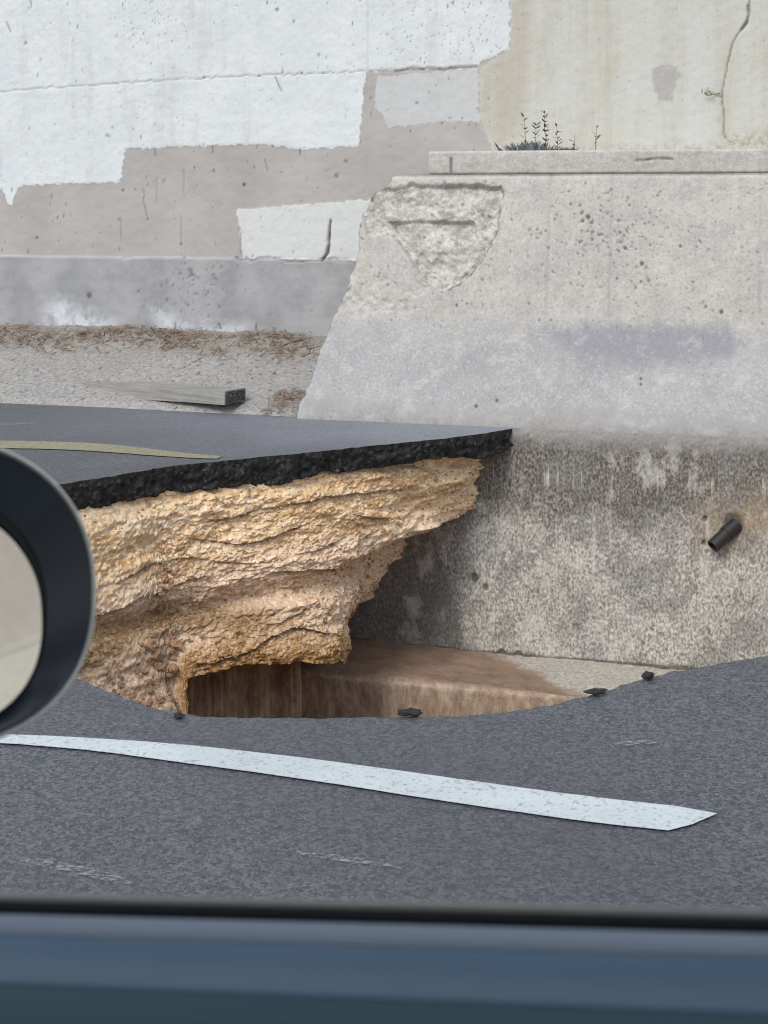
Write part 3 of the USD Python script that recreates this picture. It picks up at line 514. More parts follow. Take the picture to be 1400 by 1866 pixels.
spallP = jagged([face(x, y) for x, y in ((655, 372), (690, 342), (760, 336), (860, 336), (912, 340), (916, 362), (908, 420), (884, 468), (852, 512), (806, 530), (772, 512), (745, 470), (722, 436), (668, 428))], 0.006, 0.03, 3)
sp = inside(spallP, S, Zp); spm = sstep(-0.004, 0.014, sp)
inner = inside([face(x, y) for x, y in ((705, 404), (760, 400), (862, 402), (868, 430), (850, 480), (815, 512), (780, 492), (748, 455), (720, 420))], S, Zp)
h -= spm * (0.020 + 0.050 * (fb(S * 7, 0, Zp * 10, 5, 74) + 0.15) + 0.016 * fb(S * 50, 0, Zp * 50, 3, 75))
h -= sstep(-0.004, 0.010, inner) * (0.026 + 0.02 * fb(S * 14, 0, Zp * 14, 3, 76))
scar = inside([face(x, y) for x, y in ((640, 430), (725, 440), (790, 540), (760, 580), (690, 560), (620, 560))], S, Zp)
scm = sstep(-0.09, 0.06, scar) * sstep(-0.12, 0.16, fb(S * 7, 3, Zp * 7, 4, 77)); h -= scm * (0.006 + 0.022 * (fb(S * 40, 0, Zp * 40, 3, 78) + 0.1))
wid = np.abs(fb(S * 10, 2, Zp * 10, 3, 79)) * 0.007 + 0.0005
for line, dep, di in (([(912, 340), (914, 370), (906, 420), (884, 466), (850, 512), (806, 532)], 0.018, 0.75), ([(655, 420), (660, 385), (668, 368)], 0.02, 0.8), ([(700, 404), (780, 401), (860, 404)], 0.004, 0.22), ([(690, 340), (760, 336), (905, 337)], 0.006, 0.22),
                      ([(722, 436), (748, 470), (772, 512), (800, 530)], 0.012, 0.35), ([(755, 632), (730, 690), (715, 750)], 0.0008, 0.22), ([(888, 680), (884, 720)], 0.0005, 0.2), ([(745, 464), (780, 462), (845, 462)], 0.008, 0.3), ([(838, 512), (866, 480), (884, 468)], 0.014, 0.6), ([(640, 520), (622, 545), (600, 592)], 0.012, 0.4)):
    dd = along(jagged([face(*q) for q in line], 0.005, 0.02, int(line[0][0])), S, Zp); w = 1 - sstep(wid * 0.5, wid * 1.5 + 0.005, dd)
    w = w * sstep(-0.22, 0.12, fb(S * 16, 6, Zp * 16, 3, 87)); h -= dep * 0.7 * w; dirt_shade = np.maximum(dirt_shade, di * 0.85 * w)  # crack grime, and shade of the spall step put into the colour
for x in (1113, 1386, 1000, 830):                          # board marks of the formwork
    s0 = face(x, 450)[0]; w = (1 - sstep(0.003, 0.012, np.abs(S - s0))) * sstep(0.5, 0.6, Zp); h -= 0.003 * w; dirt_shade = np.maximum(dirt_shade, 0.16 * w * (fb(S, 0, Zp * 5, 3, 80) + 0.6))
br = np.random.default_rng(33); pits = []
def uz(x, y, r, di=0.8): s, z_ = face(x, y); pits.append((s, z_, r * 0.85, r * 0.95, 0.004, di * 0.95))
for k in range(330):
    x, y = br.uniform(660, 1400), br.uniform(330, 600); uz(x, y, br.choice([0.003, 0.004, 0.006, 0.008]), br.uniform(0.15, 0.7))
for k in range(120): uz(br.normal(1090, 60), br.normal(430, 40), br.choice([0.004, 0.006, 0.008]), br.uniform(0.3, 0.8))
for k in range(60): uz(br.normal(1190, 70), br.normal(440, 45), br.choice([0.004, 0.006]), br.uniform(0.3, 0.8))
for x, y, r in ((1170, 480, 0.013), (1140, 452, 0.010), (1072, 395, 0.014), (1062, 402, 0.010), (1078, 405, 0.009), (1240, 448, 0.009), (832, 556, 0.009), (906, 730, 0.010), (868, 740, 0.010), (1315, 568, 0.012), (1168, 690, 0.007), (1168, 700, 0.007), (1060, 388, 0.008)): uz(x, y, r, 0.9)
for k in range(160): uz(br.uniform(580, 1400), br.uniform(600, 770), 0.004, br.uniform(0.1, 0.4))
for s_, z_, r, rz, dep, di in pits:                        # rows of the sheet are skewed by the slanting end, so measure there
    j = int(np.argmin(np.abs(pzs - z_) + 9 * (vv < pl[1]))); j0, j1 = max(j - 6, 0), min(j + 7, len(vv))
    i = int(np.searchsorted(sx, s_ - send[j])); i0, i1 = max(i - 8, 0), min(i + 9, len(sx))
    if i1 <= i0: continue
    q = ((S[i0:i1, j0:j1] - s_) / r) ** 2 + ((Zp[i0:i1, j0:j1] - z_) / rz) ** 2; w = np.clip(1.6 - q, 0, 1)
    h[i0:i1, j0:j1] -= dep * w; dirt_shade[i0:i1, j0:j1] = np.maximum(dirt_shade[i0:i1, j0:j1], di * w)
stainP = [face(x, y) for x, y in ((1000, 606), (1040, 598), (1330, 600), (1345, 625), (1320, 650), (1240, 655), (1180, 668), (1090, 660), (1050, 640))]
h = h * front
V = np.stack([S, Bp + nb[None] * h, Zp + nz[None] * h], -1)
nS, nV = S.shape
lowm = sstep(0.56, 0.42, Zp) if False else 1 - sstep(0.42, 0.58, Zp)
prims = {'spall': np.maximum(spm, scm * 0.6), 'stain': inside(stainP, S, Zp), 'dirt_shade': dirt_shade, 'low': lowm, 'foot': sstep(0.16, 0.0, Zp) if False else (1 - sstep(0.0, 0.14, Zp + 0.10 * fb(S * 4, 0, Zp * 4, 3, 82)))}
faces = grid_faces(nS, nV)
# closing end face, back to the retaining wall
k0 = nS * nV
endv = V[0].copy(); depth = np.linspace(0, 1, 14)[1:]
ev = np.concatenate([np.stack([endv[:, 0] + 0.05 * q + 0.04 * fb(vv * 12, q * 8, 0, 3, 81), endv[:, 1] + (1.0 - endv[:, 1]) * q, endv[:, 2]], -1) for q in depth])
allv = np.vstack([V.reshape(-1, 3), ev]); strip = [np.arange(nV)] + [k0 + k * nV + np.arange(nV) for k in range(13)]
ef = [np.stack([a_[:-1], b_[1:], b_[:-1]], 1) for a_, b_ in zip(strip[:-1], strip[1:])] + [np.stack([a_[:-1], a_[1:], b_[1:]], 1) for a_, b_ in zip(strip[:-1], strip[1:])]
faces = np.vstack([faces] + ef)
pad = len(ev)
part(bar, 'barrier_body', (allv, faces), M['barrier'], smooth=True, prim={k: np.r_[np.ravel(q), np.full(pad, -1.0 if k == 'stain' else (0.5 if k == 'spall' else 0.0))] for k, q in prims.items()})
# the coping band along its top
cs = np.r_[upright(782, 300, 0.47)[0] + np.arange(0, 2.9, 0.008), np.linspace(3.2, 60, 50)]
CB, CZ = [1.0, 0.475, 0.462, 0.460, 0.462, 0.475, 1.0], [1.4, 1.4, 1.392, 1.34, 1.283, 1.2765, 1.2765]
cl = np.r_[0, np.cumsum(np.hypot(np.diff(CB), np.diff(CZ)))]; cv = np.unique(np.r_[np.linspace(0, cl[1], 10), np.arange(cl[1], cl[-2], 0.006), np.linspace(cl[-2], cl[-1], 6)])
S, Bc = np.meshgrid(cs, np.interp(cv, cl, CB), indexing='ij'); _, Zc = np.meshgrid(cs, np.interp(cv, cl, CZ), indexing='ij')
frontc = (np.abs(Bc - 0.468) < 0.02) * 1.0; hc = 0.008 * fb(S * 3, 0, Zc * 3, 3, 85) + 0.005 * fb(S * 30, 0, Zc * 30, 3, 86); dirtc = np.zeros_like(hc)
for line, di in (([(1180, 291), (1200, 288), (1225, 290)], 0.6), ([(1160, 293), (1185, 291)], 0.4), ([(822, 288), (822, 314)], 0.8)):
    dd = along([upright(x, y, 0.46) for x, y in line], S, Zc); w = (1 - sstep(0.002, 0.010, dd)) * frontc; hc -= 0.006 * w; dirtc = np.maximum(dirtc, di * w)
V = np.stack([S, Bc - hc * frontc, Zc], -1)
capA = len(V.reshape(-1, 3))
part(bar, 'coping_band', (V.reshape(-1, 3), grid_faces(len(cs), len(cv))), M['barrier'], smooth=50 if False else True, prim={'spall': 0.3 * frontc, 'stain': -1 + 0 * S, 'dirt_shade': dirtc, 'low': 0 * S, 'foot': 0 * S})
ed = V[0]; part(bar, 'coping_end', (np.vstack([ed, ed.mean(0)]), np.array([(i, i + 1, len(ed)) for i in range(len(ed) - 1)])[:, ::-1]), M['barrier'])

# ------------------------------------------------------------------ retaining wall with patches of paint
ret = thing('retaining_wall', 'tall concrete retaining wall patched with white and taupe paint behind the barrier', 'wall', O + B * 1.0, -YAW)
ws = np.r_[np.linspace(-60, -4.0, 40)[:-1], np.arange(-4.0, 3.3, 0.0085), np.linspace(3.35, 60, 40)]; wz = np.r_[np.arange(0.0, 2.5, 0.0085), np.linspace(2.55, 4.6, 10)]
S, Z = np.meshgrid(ws, wz, indexing='ij')
def wallpts(l): return [upright(x, y, 1.0) for x, y in l]
white = inside(wallpts([(-2500, -2500), (930, -2500), (929, 86), (905, 100), (876, 112), (870, 121), (720, 128), (667, 131), (660, 200), (654, 266), (600, 268), (548, 272), (480, 262), (330, 267), (228, 271), (219, 332), (130, 334), (40, 338), (31, 345), (23, 372), (15, 371), (4, 345), (-200, 352), (-2500, 430)]), S, Z)
pale = inside(wallpts([(684, 140), (871, 124), (874, 222), (805, 221), (706, 232), (698, 206), (683, 200)]), S, Z)
lowwhite = inside(wallpts([(431, 380), (520, 375), (600, 368), (690, 363), (690, 480), (600, 473), (440, 471), (437, 420)]), S, Z)
beige = inside(wallpts([(930, -2500), (9000, -2500), (9000, 420), (905, 420), (897, 265), (880, 236), (874, 200), (874, 124), (906, 102), (930, 90)]), S, Z)
tan = inside(wallpts([(932, -60), (972, -60), (968, 90), (960, 180), (940, 250), (905, 262), (884, 238), (876, 200), (876, 128), (906, 105), (931, 92)]), S, Z)
lz = upright(300, 470, 1.0)[1]
lowgrey = np.where(S < upright(760, 470, 1.0)[0], lz + 0.012 * fb(S * 5, 0, 0, 4, 90) - Z, -1)
splash = np.maximum.reduce([inside(wallpts(l), S, Z) for l in ([(70, 620), (85, 565), (110, 545), (150, 560), (215, 590), (215, 620)], [(280, 560), (320, 575), (330, 620), (290, 600)], [(300, 620), (320, 585), (400, 595), (470, 600), (480, 640), (330, 640)])])
smudge = inside(wallpts([(1187, 125), (1205, 116), (1235, 120), (1242, 140), (1230, 160), (1225, 185), (1200, 187), (1192, 160)]), S, Z)
sprout = inside(wallpts([(1300, 262), (1325, 245), (1360, 240), (1480, 235), (1480, 290), (1300, 290)]), S, Z)
sprout = np.maximum(sprout, inside(wallpts([(1000, 268), (1400, 262), (1400, 290), (1000, 290)]), S, Z))
h = 0.010 * fb(S * 1.5, 0, Z * 1.5, 3, 91) + 0.004 * fb(S * 25, 0, Z * 25, 3, 92)
h += 0.0025 * (white > 0) + 0.002 * (lowwhite > 0) + 0.012 * (lowgrey > 0)
dirt_shade = np.zeros_like(h); wr_ = np.random.default_rng(44); sp_ = []
wid = 0.0015 + 0.008 * np.abs(fb(S * 12, 2, Z * 12, 3, 93))
for line, dep, di, fat in (([(-400, 190), (0, 166), (60, 162), (200, 152), (370, 143), (500, 136), (668, 130), (740, 127), (870, 121)], 0.006, 0.38, 0.55), ([(720, 130), (760, 123), (800, 126), (868, 122)], 0.006, 0.5, 1.4),
                           ([(1366, -60), (1366, 0), (1363, 35), (1350, 56), (1336, 78), (1328, 110), (1322, 140), (1317, 165), (1319, 200), (1322, 250)], 0.008, 0.62, 0.9), ([(1290, 168), (1317, 177)], 0.006, 0.5, 0.7), ([(1363, 10), (1362, 40), (1352, 54)], 0.01, 0.7, 1.7),
                           ([(502, 140), (508, 155), (514, 166)], 0.004, 0.8, 1.0), ([(12, 40), (20, 58)], 0.004, 0.7, 0.9), ([(56, -5), (57, 14)], 0.004, 0.7, 0.8), ([(603, 402), (600, 435), (597, 462), (588, 474)], 0.012, 1.0, 3.2), ([(438, 425), (441, 470)], 0.006, 0.5, 1.0),
                           ([(260, 345), (264, 375), (270, 402)], 0.003, 0.55, 0.6), ([(283, 272), (284, 285)], 0.003, 0.5, 1.0), ([(388, 265), (388, 278)], 0.003, 0.6, 1.0), ([(546, 270), (547, 282)], 0.003, 0.6, 1.0), ([(482, 290), (488, 312)], 0.003, 0.5, 0.7), ([(219, 400), (221, 440)], 0.003, 0.35, 1.0), ([(330, 395), (331, 440)], 0.003, 0.3, 1.0),
                           ([(285, 325), (286, 370)], 0.003, 0.25, 1.2), ([(335, 310), (336, 360)], 0.003, 0.25, 1.2), ([(671, -60), (671, 130)], 0.004, 0.14, 1.0), ([(383, -20), (385, 160)], 0.002, 0.08, 0.8), ([(400, 590), (404, 600)], 0.01, 0.9, 1.2), ([(468, 592), (470, 610)], 0.01, 0.7, 0.9), ([(90, 597), (115, 597)], 0.01, 0.95, 1.2), ([(345, 490), (358, 505)], 0.006, 0.6, 1.4), ([(320, 590), (322, 600)], 0.01, 0.6, 1.0),
                           ([(430, 470), (440, 474), (480, 470), (530, 476), (600, 472), (640, 476)], 0.01, 0.5, 1.6)):
    dd = along(jagged(wallpts(line), 0.004, 0.03, len(line)), S, Z); w = 1 - sstep(wid * 0.4 * fat, wid * fat + 0.0052, dd); h -= dep * w; dirt_shade = np.maximum(dirt_shade, di * w)
def wp(x, y, r, di, ry=1.1): s, z_ = upright(x, y, 1.0); sp_.append((s, z_, r * 0.8, r * ry * 0.8, 0.002, di * 0.95))
for k in range(400): wp(wr_.uniform(-40, 900), wr_.uniform(-20, 470), wr_.choice([0.0035, 0.005, 0.007]), wr_.uniform(0.15, 0.75), wr_.choice([1, 1.2, 2.5]))
for k in range(110): wp(wr_.uniform(690, 915), wr_.uniform(0, 110), wr_.choice([0.004, 0.006]), wr_.uniform(0.3, 0.75))
for k in range(70): wp(wr_.normal(270, 40), wr_.normal(50, 30), wr_.choice([0.004, 0.006]), wr_.uniform(0.3, 0.75))
for k in range(90): wp(wr_.uniform(900, 1400), wr_.uniform(0, 260), 0.004, wr_.uniform(0.15, 0.5))
for k in range(80): wp(wr_.normal(345, 40), wr_.normal(525, 28), wr_.choice([0.005, 0.008, 0.011]), wr_.uniform(0.25, 0.6))
for k in range(60): wp(wr_.uniform(0, 600), wr_.uniform(475, 595), wr_.choice([0.005, 0.008]), wr_.uniform(0.2, 0.5))
for x, y, r, di in ((445, 336, 0.014, 0.95), (613, 320, 0.017, 0.6), (630, 293, 0.012, 0.8), (505, 17, 0.013, 0.8), (47, 78, 0.013, 0.7), (68, 433, 0.010, 0.9), (330, 444, 0.010, 0.9), (224, 346, 0.010, 0.9), (246, 345, 0.008, 0.85), (195, 246, 0.014, 0.5), (199, 248, 0.012, 0.5), (205, 232, 0.008, 0.7), (164, 538, 0.022, 0.75), (350, 500, 0.016, 0.7), (372, 141, 0.01, 0.8), (472, 138, 0.009, 0.8), (550, 133, 0.009, 0.8), (590, 133, 0.008, 0.8), (498, 266, 0.008, 0.8), (268, 400, 0.007, 0.7), (217, 400, 0.014, 0.3), (463, 305, 0.007, 0.8), (760, 187, 0.01, 0.6), (748, 238, 0.009, 0.7), (806, 224, 0.008, 0.8), (820, 215, 0.007, 0.8), (842, 215, 0.007, 0.8), (300, 328, 0.009, 0.6)): wp(x, y, r, di)
dimple(h, dirt_shade, ws, wz, sp_)
V = np.stack([S, -h, Z], -1); nS, nZ = S.shape
core = trimesh.creation.box(bounds=[[-60, 0.02, -0.4], [60, 0.5, 4.6]])
allv = np.vstack([V.reshape(-1, 3), core.vertices]); faces = np.vstack([grid_faces(nS, nZ), core.faces + nS * nZ])
pv = {'white': white, 'pale': pale, 'lowwhite': lowwhite, 'beige': beige, 'tan': tan, 'lowgrey': lowgrey, 'splash': splash, 'smudge': smudge, 'sprout': sprout, 'dirt_shade': dirt_shade}
part(ret, 'wall_face', (allv, faces), M['wall'], smooth=True, prim={k: np.r_[np.ravel(q), np.full(8, -1.0 if k != 'dirt_shade' else 0.0)] for k, q in pv.items()})
cop = trimesh.creation.box(bounds=[[-60, -0.06, 4.6], [60, 0.56, 4.72]]); part(ret, 'coping', cop, M['barrier'])

# ------------------------------------------------------------------ bank of gravel at the foot of the wall
zb0 = upright(300, 603, 1.0)[1]
gs = np.r_[np.linspace(-60, -4.2, 30)[:-1], np.arange(-4.2, 0.4, 0.014)]; gb = np.r_[np.arange(0.0, 1.06, 0.014)]
S, Bq = np.meshgrid(gs, gb, indexing='ij')
edge = 0.06 + 0.06 * fb(S * 1.4, 0, 0, 4, 110) + 0.10 * sstep(-1.0, -3.0, S)
t = np.clip((Bq - edge) / (1.0 - edge), -0.2, 1.1)
zg = zb0 * (0.85 * t + 0.15 * t ** 2) + 0.05 * fb(S * 3, Bq * 3, 0, 4, 111) * sstep(0, 0.2, t) + 0.016 * fb(S * 22, Bq * 22, 0, 3, 112) * sstep(-0.02, 0.06, t) + 0.014 * sstep(0, 0.05, t)
zg += 0.05 * np.exp(-((Bq - 0.86) / 0.09) ** 2) * (fb(S * 2.0, 0, 5, 3, 113) + 0.35)
zg = np.where(t < 0, -0.02 + 0.02 * (t > -0.1) * 0, zg)
soil = sstep(0.55, 0.8, t) * (0.5 + 1.0 * fb(S * 3, Bq * 3, 2, 3, 114) + 0.3)
bank = thing('gravel_shoulder', 'grey gravel bank sloping up from the road to the painted wall', kind='structure')
gp = P(S, Bq, zg)
part(bank, 'gravel_surface', (gp.reshape(-1, 3), grid_faces(len(gs), len(gb))), M['gravel'], smooth=True, prim={'soil': soil})
gi = np.nonzero(gs > -4.2)[0]; ii, jj = pr.choice(gi, 2600), pr.integers(4, len(gb) - 3, 2600); ok = zg[ii, jj] > 0.005; ii, jj = ii[ok], jj[ok]
part(bank, 'loose_gravel', pile(gp[ii, jj], np.clip(pr.lognormal(-5.35, 0.45, len(ii)), 0.0025, 0.016), 5000), M['stone'], kind='stuff')

def straws(spots, name, label, seed, lengths=(0.03, 0.14), lift=0.02):
    q = np.random.default_rng(seed); vs, fs = [], []
    for p in spots:
        L = q.uniform(*lengths); a = q.uniform(0, 2 * np.pi); el = q.normal(0.12, 0.25); d = np.array([math.cos(a) * math.cos(el), math.sin(a) * math.cos(el), math.sin(el)])
        w = np.cross(d, [0, 0, 1.0]); w /= max(np.linalg.norm(w), 1e-6); w = w * q.uniform(0.0012, 0.003); bend = q.normal(0, 0.18) * L; c = np.asarray(p) + [0, 0, q.uniform(0, lift)]
        n0 = len(vs); up = np.array([0, 0, 0.002])
        for k, tq in enumerate((-0.5, 0, 0.5)):
            m = c + d * L * tq + np.array([-d[1], d[0], 0]) * bend * (0.25 - tq * tq); vs += [m - w, m + w, m + up]
        for k in (0, 3):
            for a_, b_ in ((0, 1), (1, 2), (2, 0)): fs += [(n0 + k + a_, n0 + k + b_, n0 + k + 3 + b_), (n0 + k + a_, n0 + k + 3 + b_, n0 + k + 3 + a_)]
    return part(None, name, (np.array(vs), np.array(fs)), M['straw'], label=label, cat='dry grass', kind='stuff')
def on_bank(s, b):
    i = np.clip(np.searchsorted(gs, s), 0, len(gs) - 1); j = np.clip(np.searchsorted(gb, b), 0, len(gb) - 1); return gp[i, j]
ss = pr.uniform(-4.2, 0.15, 9000); bbn = 0.84 + pr.normal(0, 0.075, 9000); bbn += 0.10 * fb(ss * 1.6, 0, 7, 3, 121); keep = (fb(ss * 2.6, bbn * 5, 0, 3, 120) + 0.02 + pr.normal(0, 0.07, 9000)) > 0
keep &= (bbn < 0.985) & (bbn > 0.5)
straws(on_bank(ss[keep], bbn[keep])[:1900], 'dry_grass', 'matted brown dry grass and straw lying along the foot of the wall', 5, (0.02, 0.10), 0.022)
ss = np.interp(pr.random(170), [0, 1], [face(470, 740)[0], face(545, 740)[0] + 0.05]); bb_ = pr.uniform(0.03, 0.32, 170)
straws(on_bank(ss, bb_), 'dry_grass', 'small tuft of straw between the plank end and the barrier', 6, (0.03, 0.11), 0.03)

# ------------------------------------------------------------------ plank on the shoulder
A0, A1 = upright(172, 694, 0.42), upright(428, 726, 0.10)
pa, pb2 = P(A0[0], 0.42, A0[1]), P(A1[0], 0.10, A1[1])
L = float(np.linalg.norm(pb2 - pa)); dx_ = (pb2 - pa) / L
plank = UsdGeom.Xform.Define(stage, '/World/timber_beam')
yax = np.cross([0, 0, 1.0], dx_); yax /= np.linalg.norm(yax); zax = np.cross(dx_, yax)
plank.AddTransformOp().Set(Gf.Matrix4d(*map(float, dx_), 0, *map(float, yax), 0, *map(float, zax), 0, *map(float, pa + np.array([0, 0, 0.010])), 1)); plank = tag(plank, 'weathered grey timber beam with a dark cut end lying on the gravel', 'timber beam')
import manifold3d as m3
def slab(lo, hi): return m3.Manifold.cube([hi[i] - lo[i] for i in range(3)]).translate(list(lo))
body = slab((0, -0.085, -0.036), (L, 0.085, 0.036)).refine_to_length(0.03)
body -= slab((L * 0.80, -0.012, 0.020), (L * 0.86, 0.012, 0.08)); body -= slab((L * 0.02, 0.045, -0.1), (L * 0.14, 0.1, 0.1))
me = body.to_mesh(); bv = np.array(me.vert_properties[:, :3]); bf = np.array(me.tri_verts)
bv += (np.stack([fb(bv[:, 0] * 9, bv[:, 1] * 9, bv[:, 2] * 9, 3, 130 + k) for k in range(3)], -1)) * 0.010
bv[:, 2] += -0.045 * (1 - bv[:, 0] / L)
part(plank, 'beam_body', (bv, bf), M['timber'])
_g = np.stack(np.meshgrid(np.linspace(-0.080, 0.080, 15), np.linspace(-0.033, 0.033, 9), indexing='ij'), -1).reshape(-1, 2)
part(plank, 'cut_end', (np.c_[L + 0.009 + 0.008 * fb(_g[:, 0] * 40, _g[:, 1] * 40, 0, 3, 140), _g], grid_faces(15, 9)), M['dark'])

# ------------------------------------------------------------------ asphalt crumbs at the rim
def chunk(pos, r, label, seed, mat='tar'):
    m = trimesh.creation.icosphere(2, 1.0); v = m.vertices
    v = v * (1 + 1.7 * fb(v[:, 0] * 1.9, v[:, 1] * 1.9, v[:, 2] * 1.9 + seed, 4, seed))[:, None] * np.asarray(r)
    v = v - [0, 0, v[:, 2].min()]
    x = thing('asphalt_chunk', label, 'asphalt chunk', pos, group='asphalt chunks along the near rim of the hole')
    part(x, 'lump', (v, m.faces), M[mat])
chunk(ground(326, 1310), (0.012, 0.009, 0.006), 'tiny black crumb of asphalt on the near road, left of the flat rim', 1)
chunk(ground(748, 1305), (0.026, 0.014, 0.007), 'flat black lump of asphalt at the middle of the near rim', 2)
chunk(ground(1182, 1240), (0.015, 0.012, 0.009), 'dark broken lump at the near rim under the end of the footing joint', 3)
chunk(ground(1085, 1268), (0.024, 0.012, 0.006), 'thin dark sliver of asphalt at the near rim right of the muddy footing', 4)

# ------------------------------------------------------------------ weeds on the ledge above the barrier
def weed(x, y0, y1, label, seed, leaves=8, b=0.60, lean=0.1):
    q = np.random.default_rng(seed); s0, z0 = upright(x, y0, b); hgt = upright(x, y1, b)[1] - z0; base = P(s0, b, 1.402); z0 = 1.402; hgt = max(hgt, 0.05)
    w = thing('dry_weed', label, 'weed', base, group='dry weeds in a row on the ledge above the barrier'); n = 9; pts = [np.zeros(3)]
    for k in range(1, n): pts.append(pts[-1] + np.array([q.normal(lean * 0.3, 0.12), q.normal(0, 0.1), 1.0]) * hgt / (n - 1))
    pts = np.array(pts); vs, fs = [], []
    for k, p in enumerate(pts):
        r = 0.0026 * (1 - 0.7 * k / n)
        for a in range(5): vs.append(p + r * np.array([math.cos(a * 1.2566), math.sin(a * 1.2566), 0]))
    for k in range(n - 1):
        for a in range(5): fs += [(k * 5 + a, k * 5 + (a + 1) % 5, k * 5 + 5 + (a + 1) % 5), (k * 5 + a, k * 5 + 5 + (a + 1) % 5, k * 5 + 5 + a)]
    part(w, 'stem', (np.array(vs), np.array(fs)), M['stem'])
    lv, lf = [], []
    for k in range(leaves):
        p = pts[q.integers(1, n)]; a = q.uniform(0, 6.28); d = np.array([math.cos(a), math.sin(a), q.uniform(0.2, 1.0)]); d /= np.linalg.norm(d); l_ = q.uniform(0.018, 0.045); sd = np.cross(d, [0, 0, 1.0]) * 0.008
        i = len(lv); lv += [p, p + d * l_ * 0.5 + sd, p + d * l_, p + d * l_ * 0.5 - sd, p + d * l_ * 0.5 + [0, 0, 0.003]]; lf += [(i, i + 1, i + 4), (i + 1, i + 2, i + 4), (i + 2, i + 3, i + 4), (i + 3, i, i + 4)]
    part(w, 'seed_heads', (np.array(lv), np.array(lf)), M['stem'], kind='stuff')
weed(957, 268, 206, 'thin dry weed rising from the left of the grey clump on the ledge', 1, 14, lean=-.1)
weed(974, 268, 222, 'short leafy dry weed in the middle of the grey clump on the ledge', 2, 20)
weed(992, 268, 200, 'tallest dry weed on the ledge, bushy stem right of the grey clump', 3, 26)
weed(1016, 268, 225, 'dry weed with a forked tip, second from the right in the row', 4, 12)
weed(1047, 268, 238, 'thin bare twig of weed, alone between the clump and the rightmost stem', 5, 3)
weed(1085, 268, 222, 'crooked dry weed standing alone at the right end of the row', 6, 8, lean=.25)
# the low grey tuft they grow from
cp = P(upright(965, 262, 0.58)[0], 0.58, 1.40)
tq = np.random.default_rng(9); vs, fs = [], []
for k in range(260):
    a = tq.uniform(0, 6.28); rr = abs(tq.normal(0, 0.05)); p = np.array([math.cos(a) * rr * 1.7, math.sin(a) * rr * 0.7, 0]); d = np.array([p[0] * 6 + tq.normal(0, .4), p[1] * 6 + tq.normal(0, .4), 1.0]); d /= np.linalg.norm(d); l_ = tq.uniform(0.02, 0.065); sd = np.array([-d[1] + .3, d[0], 0]) * 0.006
    i = len(vs); vs += [p - sd, p + sd, p + d * l_ + [0, 0, 0], p + d * l_ * .6 + sd * 2]; fs += [(i, i + 1, i + 3), (i, i + 3, i + 2)]
tf = thing('weed_tuft', 'low grey tuft of dead weeds on the ledge at the left of the row', 'weed', cp); part(tf, 'blades', (np.array(vs), np.array(fs)), M['rag'], kind='stuff')
vs, fs = [], []
for k in range(230):
    p = np.array([tq.uniform(0.0, 0.25), tq.normal(0, 0.02), 0]); d = np.array([tq.normal(0, .7), tq.normal(0, .5), 1.0]); d /= np.linalg.norm(d); l_ = tq.uniform(0.008, 0.03); sd = np.array([1, .2, 0]) * 0.004
    i = len(vs); vs += [p - sd, p + sd, p + d * l_]; fs += [(i, i + 1, i + 2)]
part(tf, 'dead_litter', (np.array(vs), np.array(fs)), M['stem'], kind='stuff')
# sprig growing out of the crack in the wall
cs_, cz_ = upright(1290, 168, 1.0); sg = thing('wall_sprig', 'tiny green sprig growing from the crack in the beige wall', 'plant', P(cs_, 0.975, cz_))
tq = np.random.default_rng(10); vs, fs = [], []
for k in range(26):
    p = np.array([tq.normal(0, .022), tq.normal(-.01, .008), tq.normal(0, .010)]); d = tq.normal(0, 1, 3); d /= np.linalg.norm(d); sd = np.cross(d, [0.2, 1, 0.1]) * 0.004; l_ = 0.012
    i = len(vs); vs += [p, p + d * l_ * .5 + sd, p + d * l_, p + d * l_ * .5 - sd]; fs += [(i, i + 1, i + 2), (i, i + 2, i + 3)]
part(sg, 'leaves', (np.array(vs), np.array(fs)), M['leaf'], kind='stuff')
tw = trimesh.creation.cylinder(0.0025, 0.07, sections=6); tw.apply_transform(trimesh.transformations.rotation_matrix(math.pi / 2 - .2, [0, 1, 0])); tw.apply_translation([0.035, 0.0, -0.012]); part(sg, 'twig', tw, M['stem'])

# ------------------------------------------------------------------ the car that the picture is taken from: door top and mirror
car = thing('car', 'car door with blue grey top, black window seal and dark wing mirror at its left', 'car')
F = -E
q0 = np.array([-0.125, 0.50, EYE - (1640 - 360) / 2800 * 0.50]); q1 = np.array([0.1075, 0.433, EYE - (1672 - 360) / 2800 * 0.433])
ax = (q1 - q0) / np.linalg.norm(q1 - q0); out = np.cross([0, 0, 1.0], ax); out /= np.linalg.norm(out); upv = np.cross(ax, out)
def extrude(prof, t0=-0.9, t1=0.9, n=2, closed=True):
    """A profile (outwards, up) carried along the door."""
    prof = np.asarray(prof, float); ts = np.linspace(t0, t1, n); mid = (q0 + q1) / 2
    v = np.stack([mid + ax * t + out * p[0] + upv * p[1] for t in ts for p in prof]); m_ = len(prof); f = []
    for k in range(n - 1):
        for i in range(m_ if closed else m_ - 1):
            j = (i + 1) % m_; f += [(k * m_ + i, k * m_ + j, k * m_ + m_ + j), (k * m_ + i, k * m_ + m_ + j, k * m_ + m_ + i)]
    if closed:
        for k, flip in ((0, 1), (n - 1, 0)):
            b0 = k * m_
            for i in range(1, m_ - 1): f.append((b0, b0 + i, b0 + i + 1) if not flip else (b0, b0 + i + 1, b0 + i))
    return v, np.array(f)
def arc(cx, cy, r, a0, a1, n=10): return [(cx + r * math.cos(a), cy + r * math.sin(a)) for a in np.radians(np.linspace(a0, a1, n))]
part(car, 'outer_seal', extrude(arc(0.0024, 0.0002, 0.0010, 10, 200) + [(0.0014, -0.012), (0.0034, -0.012)]), M['trim'], smooth=40)
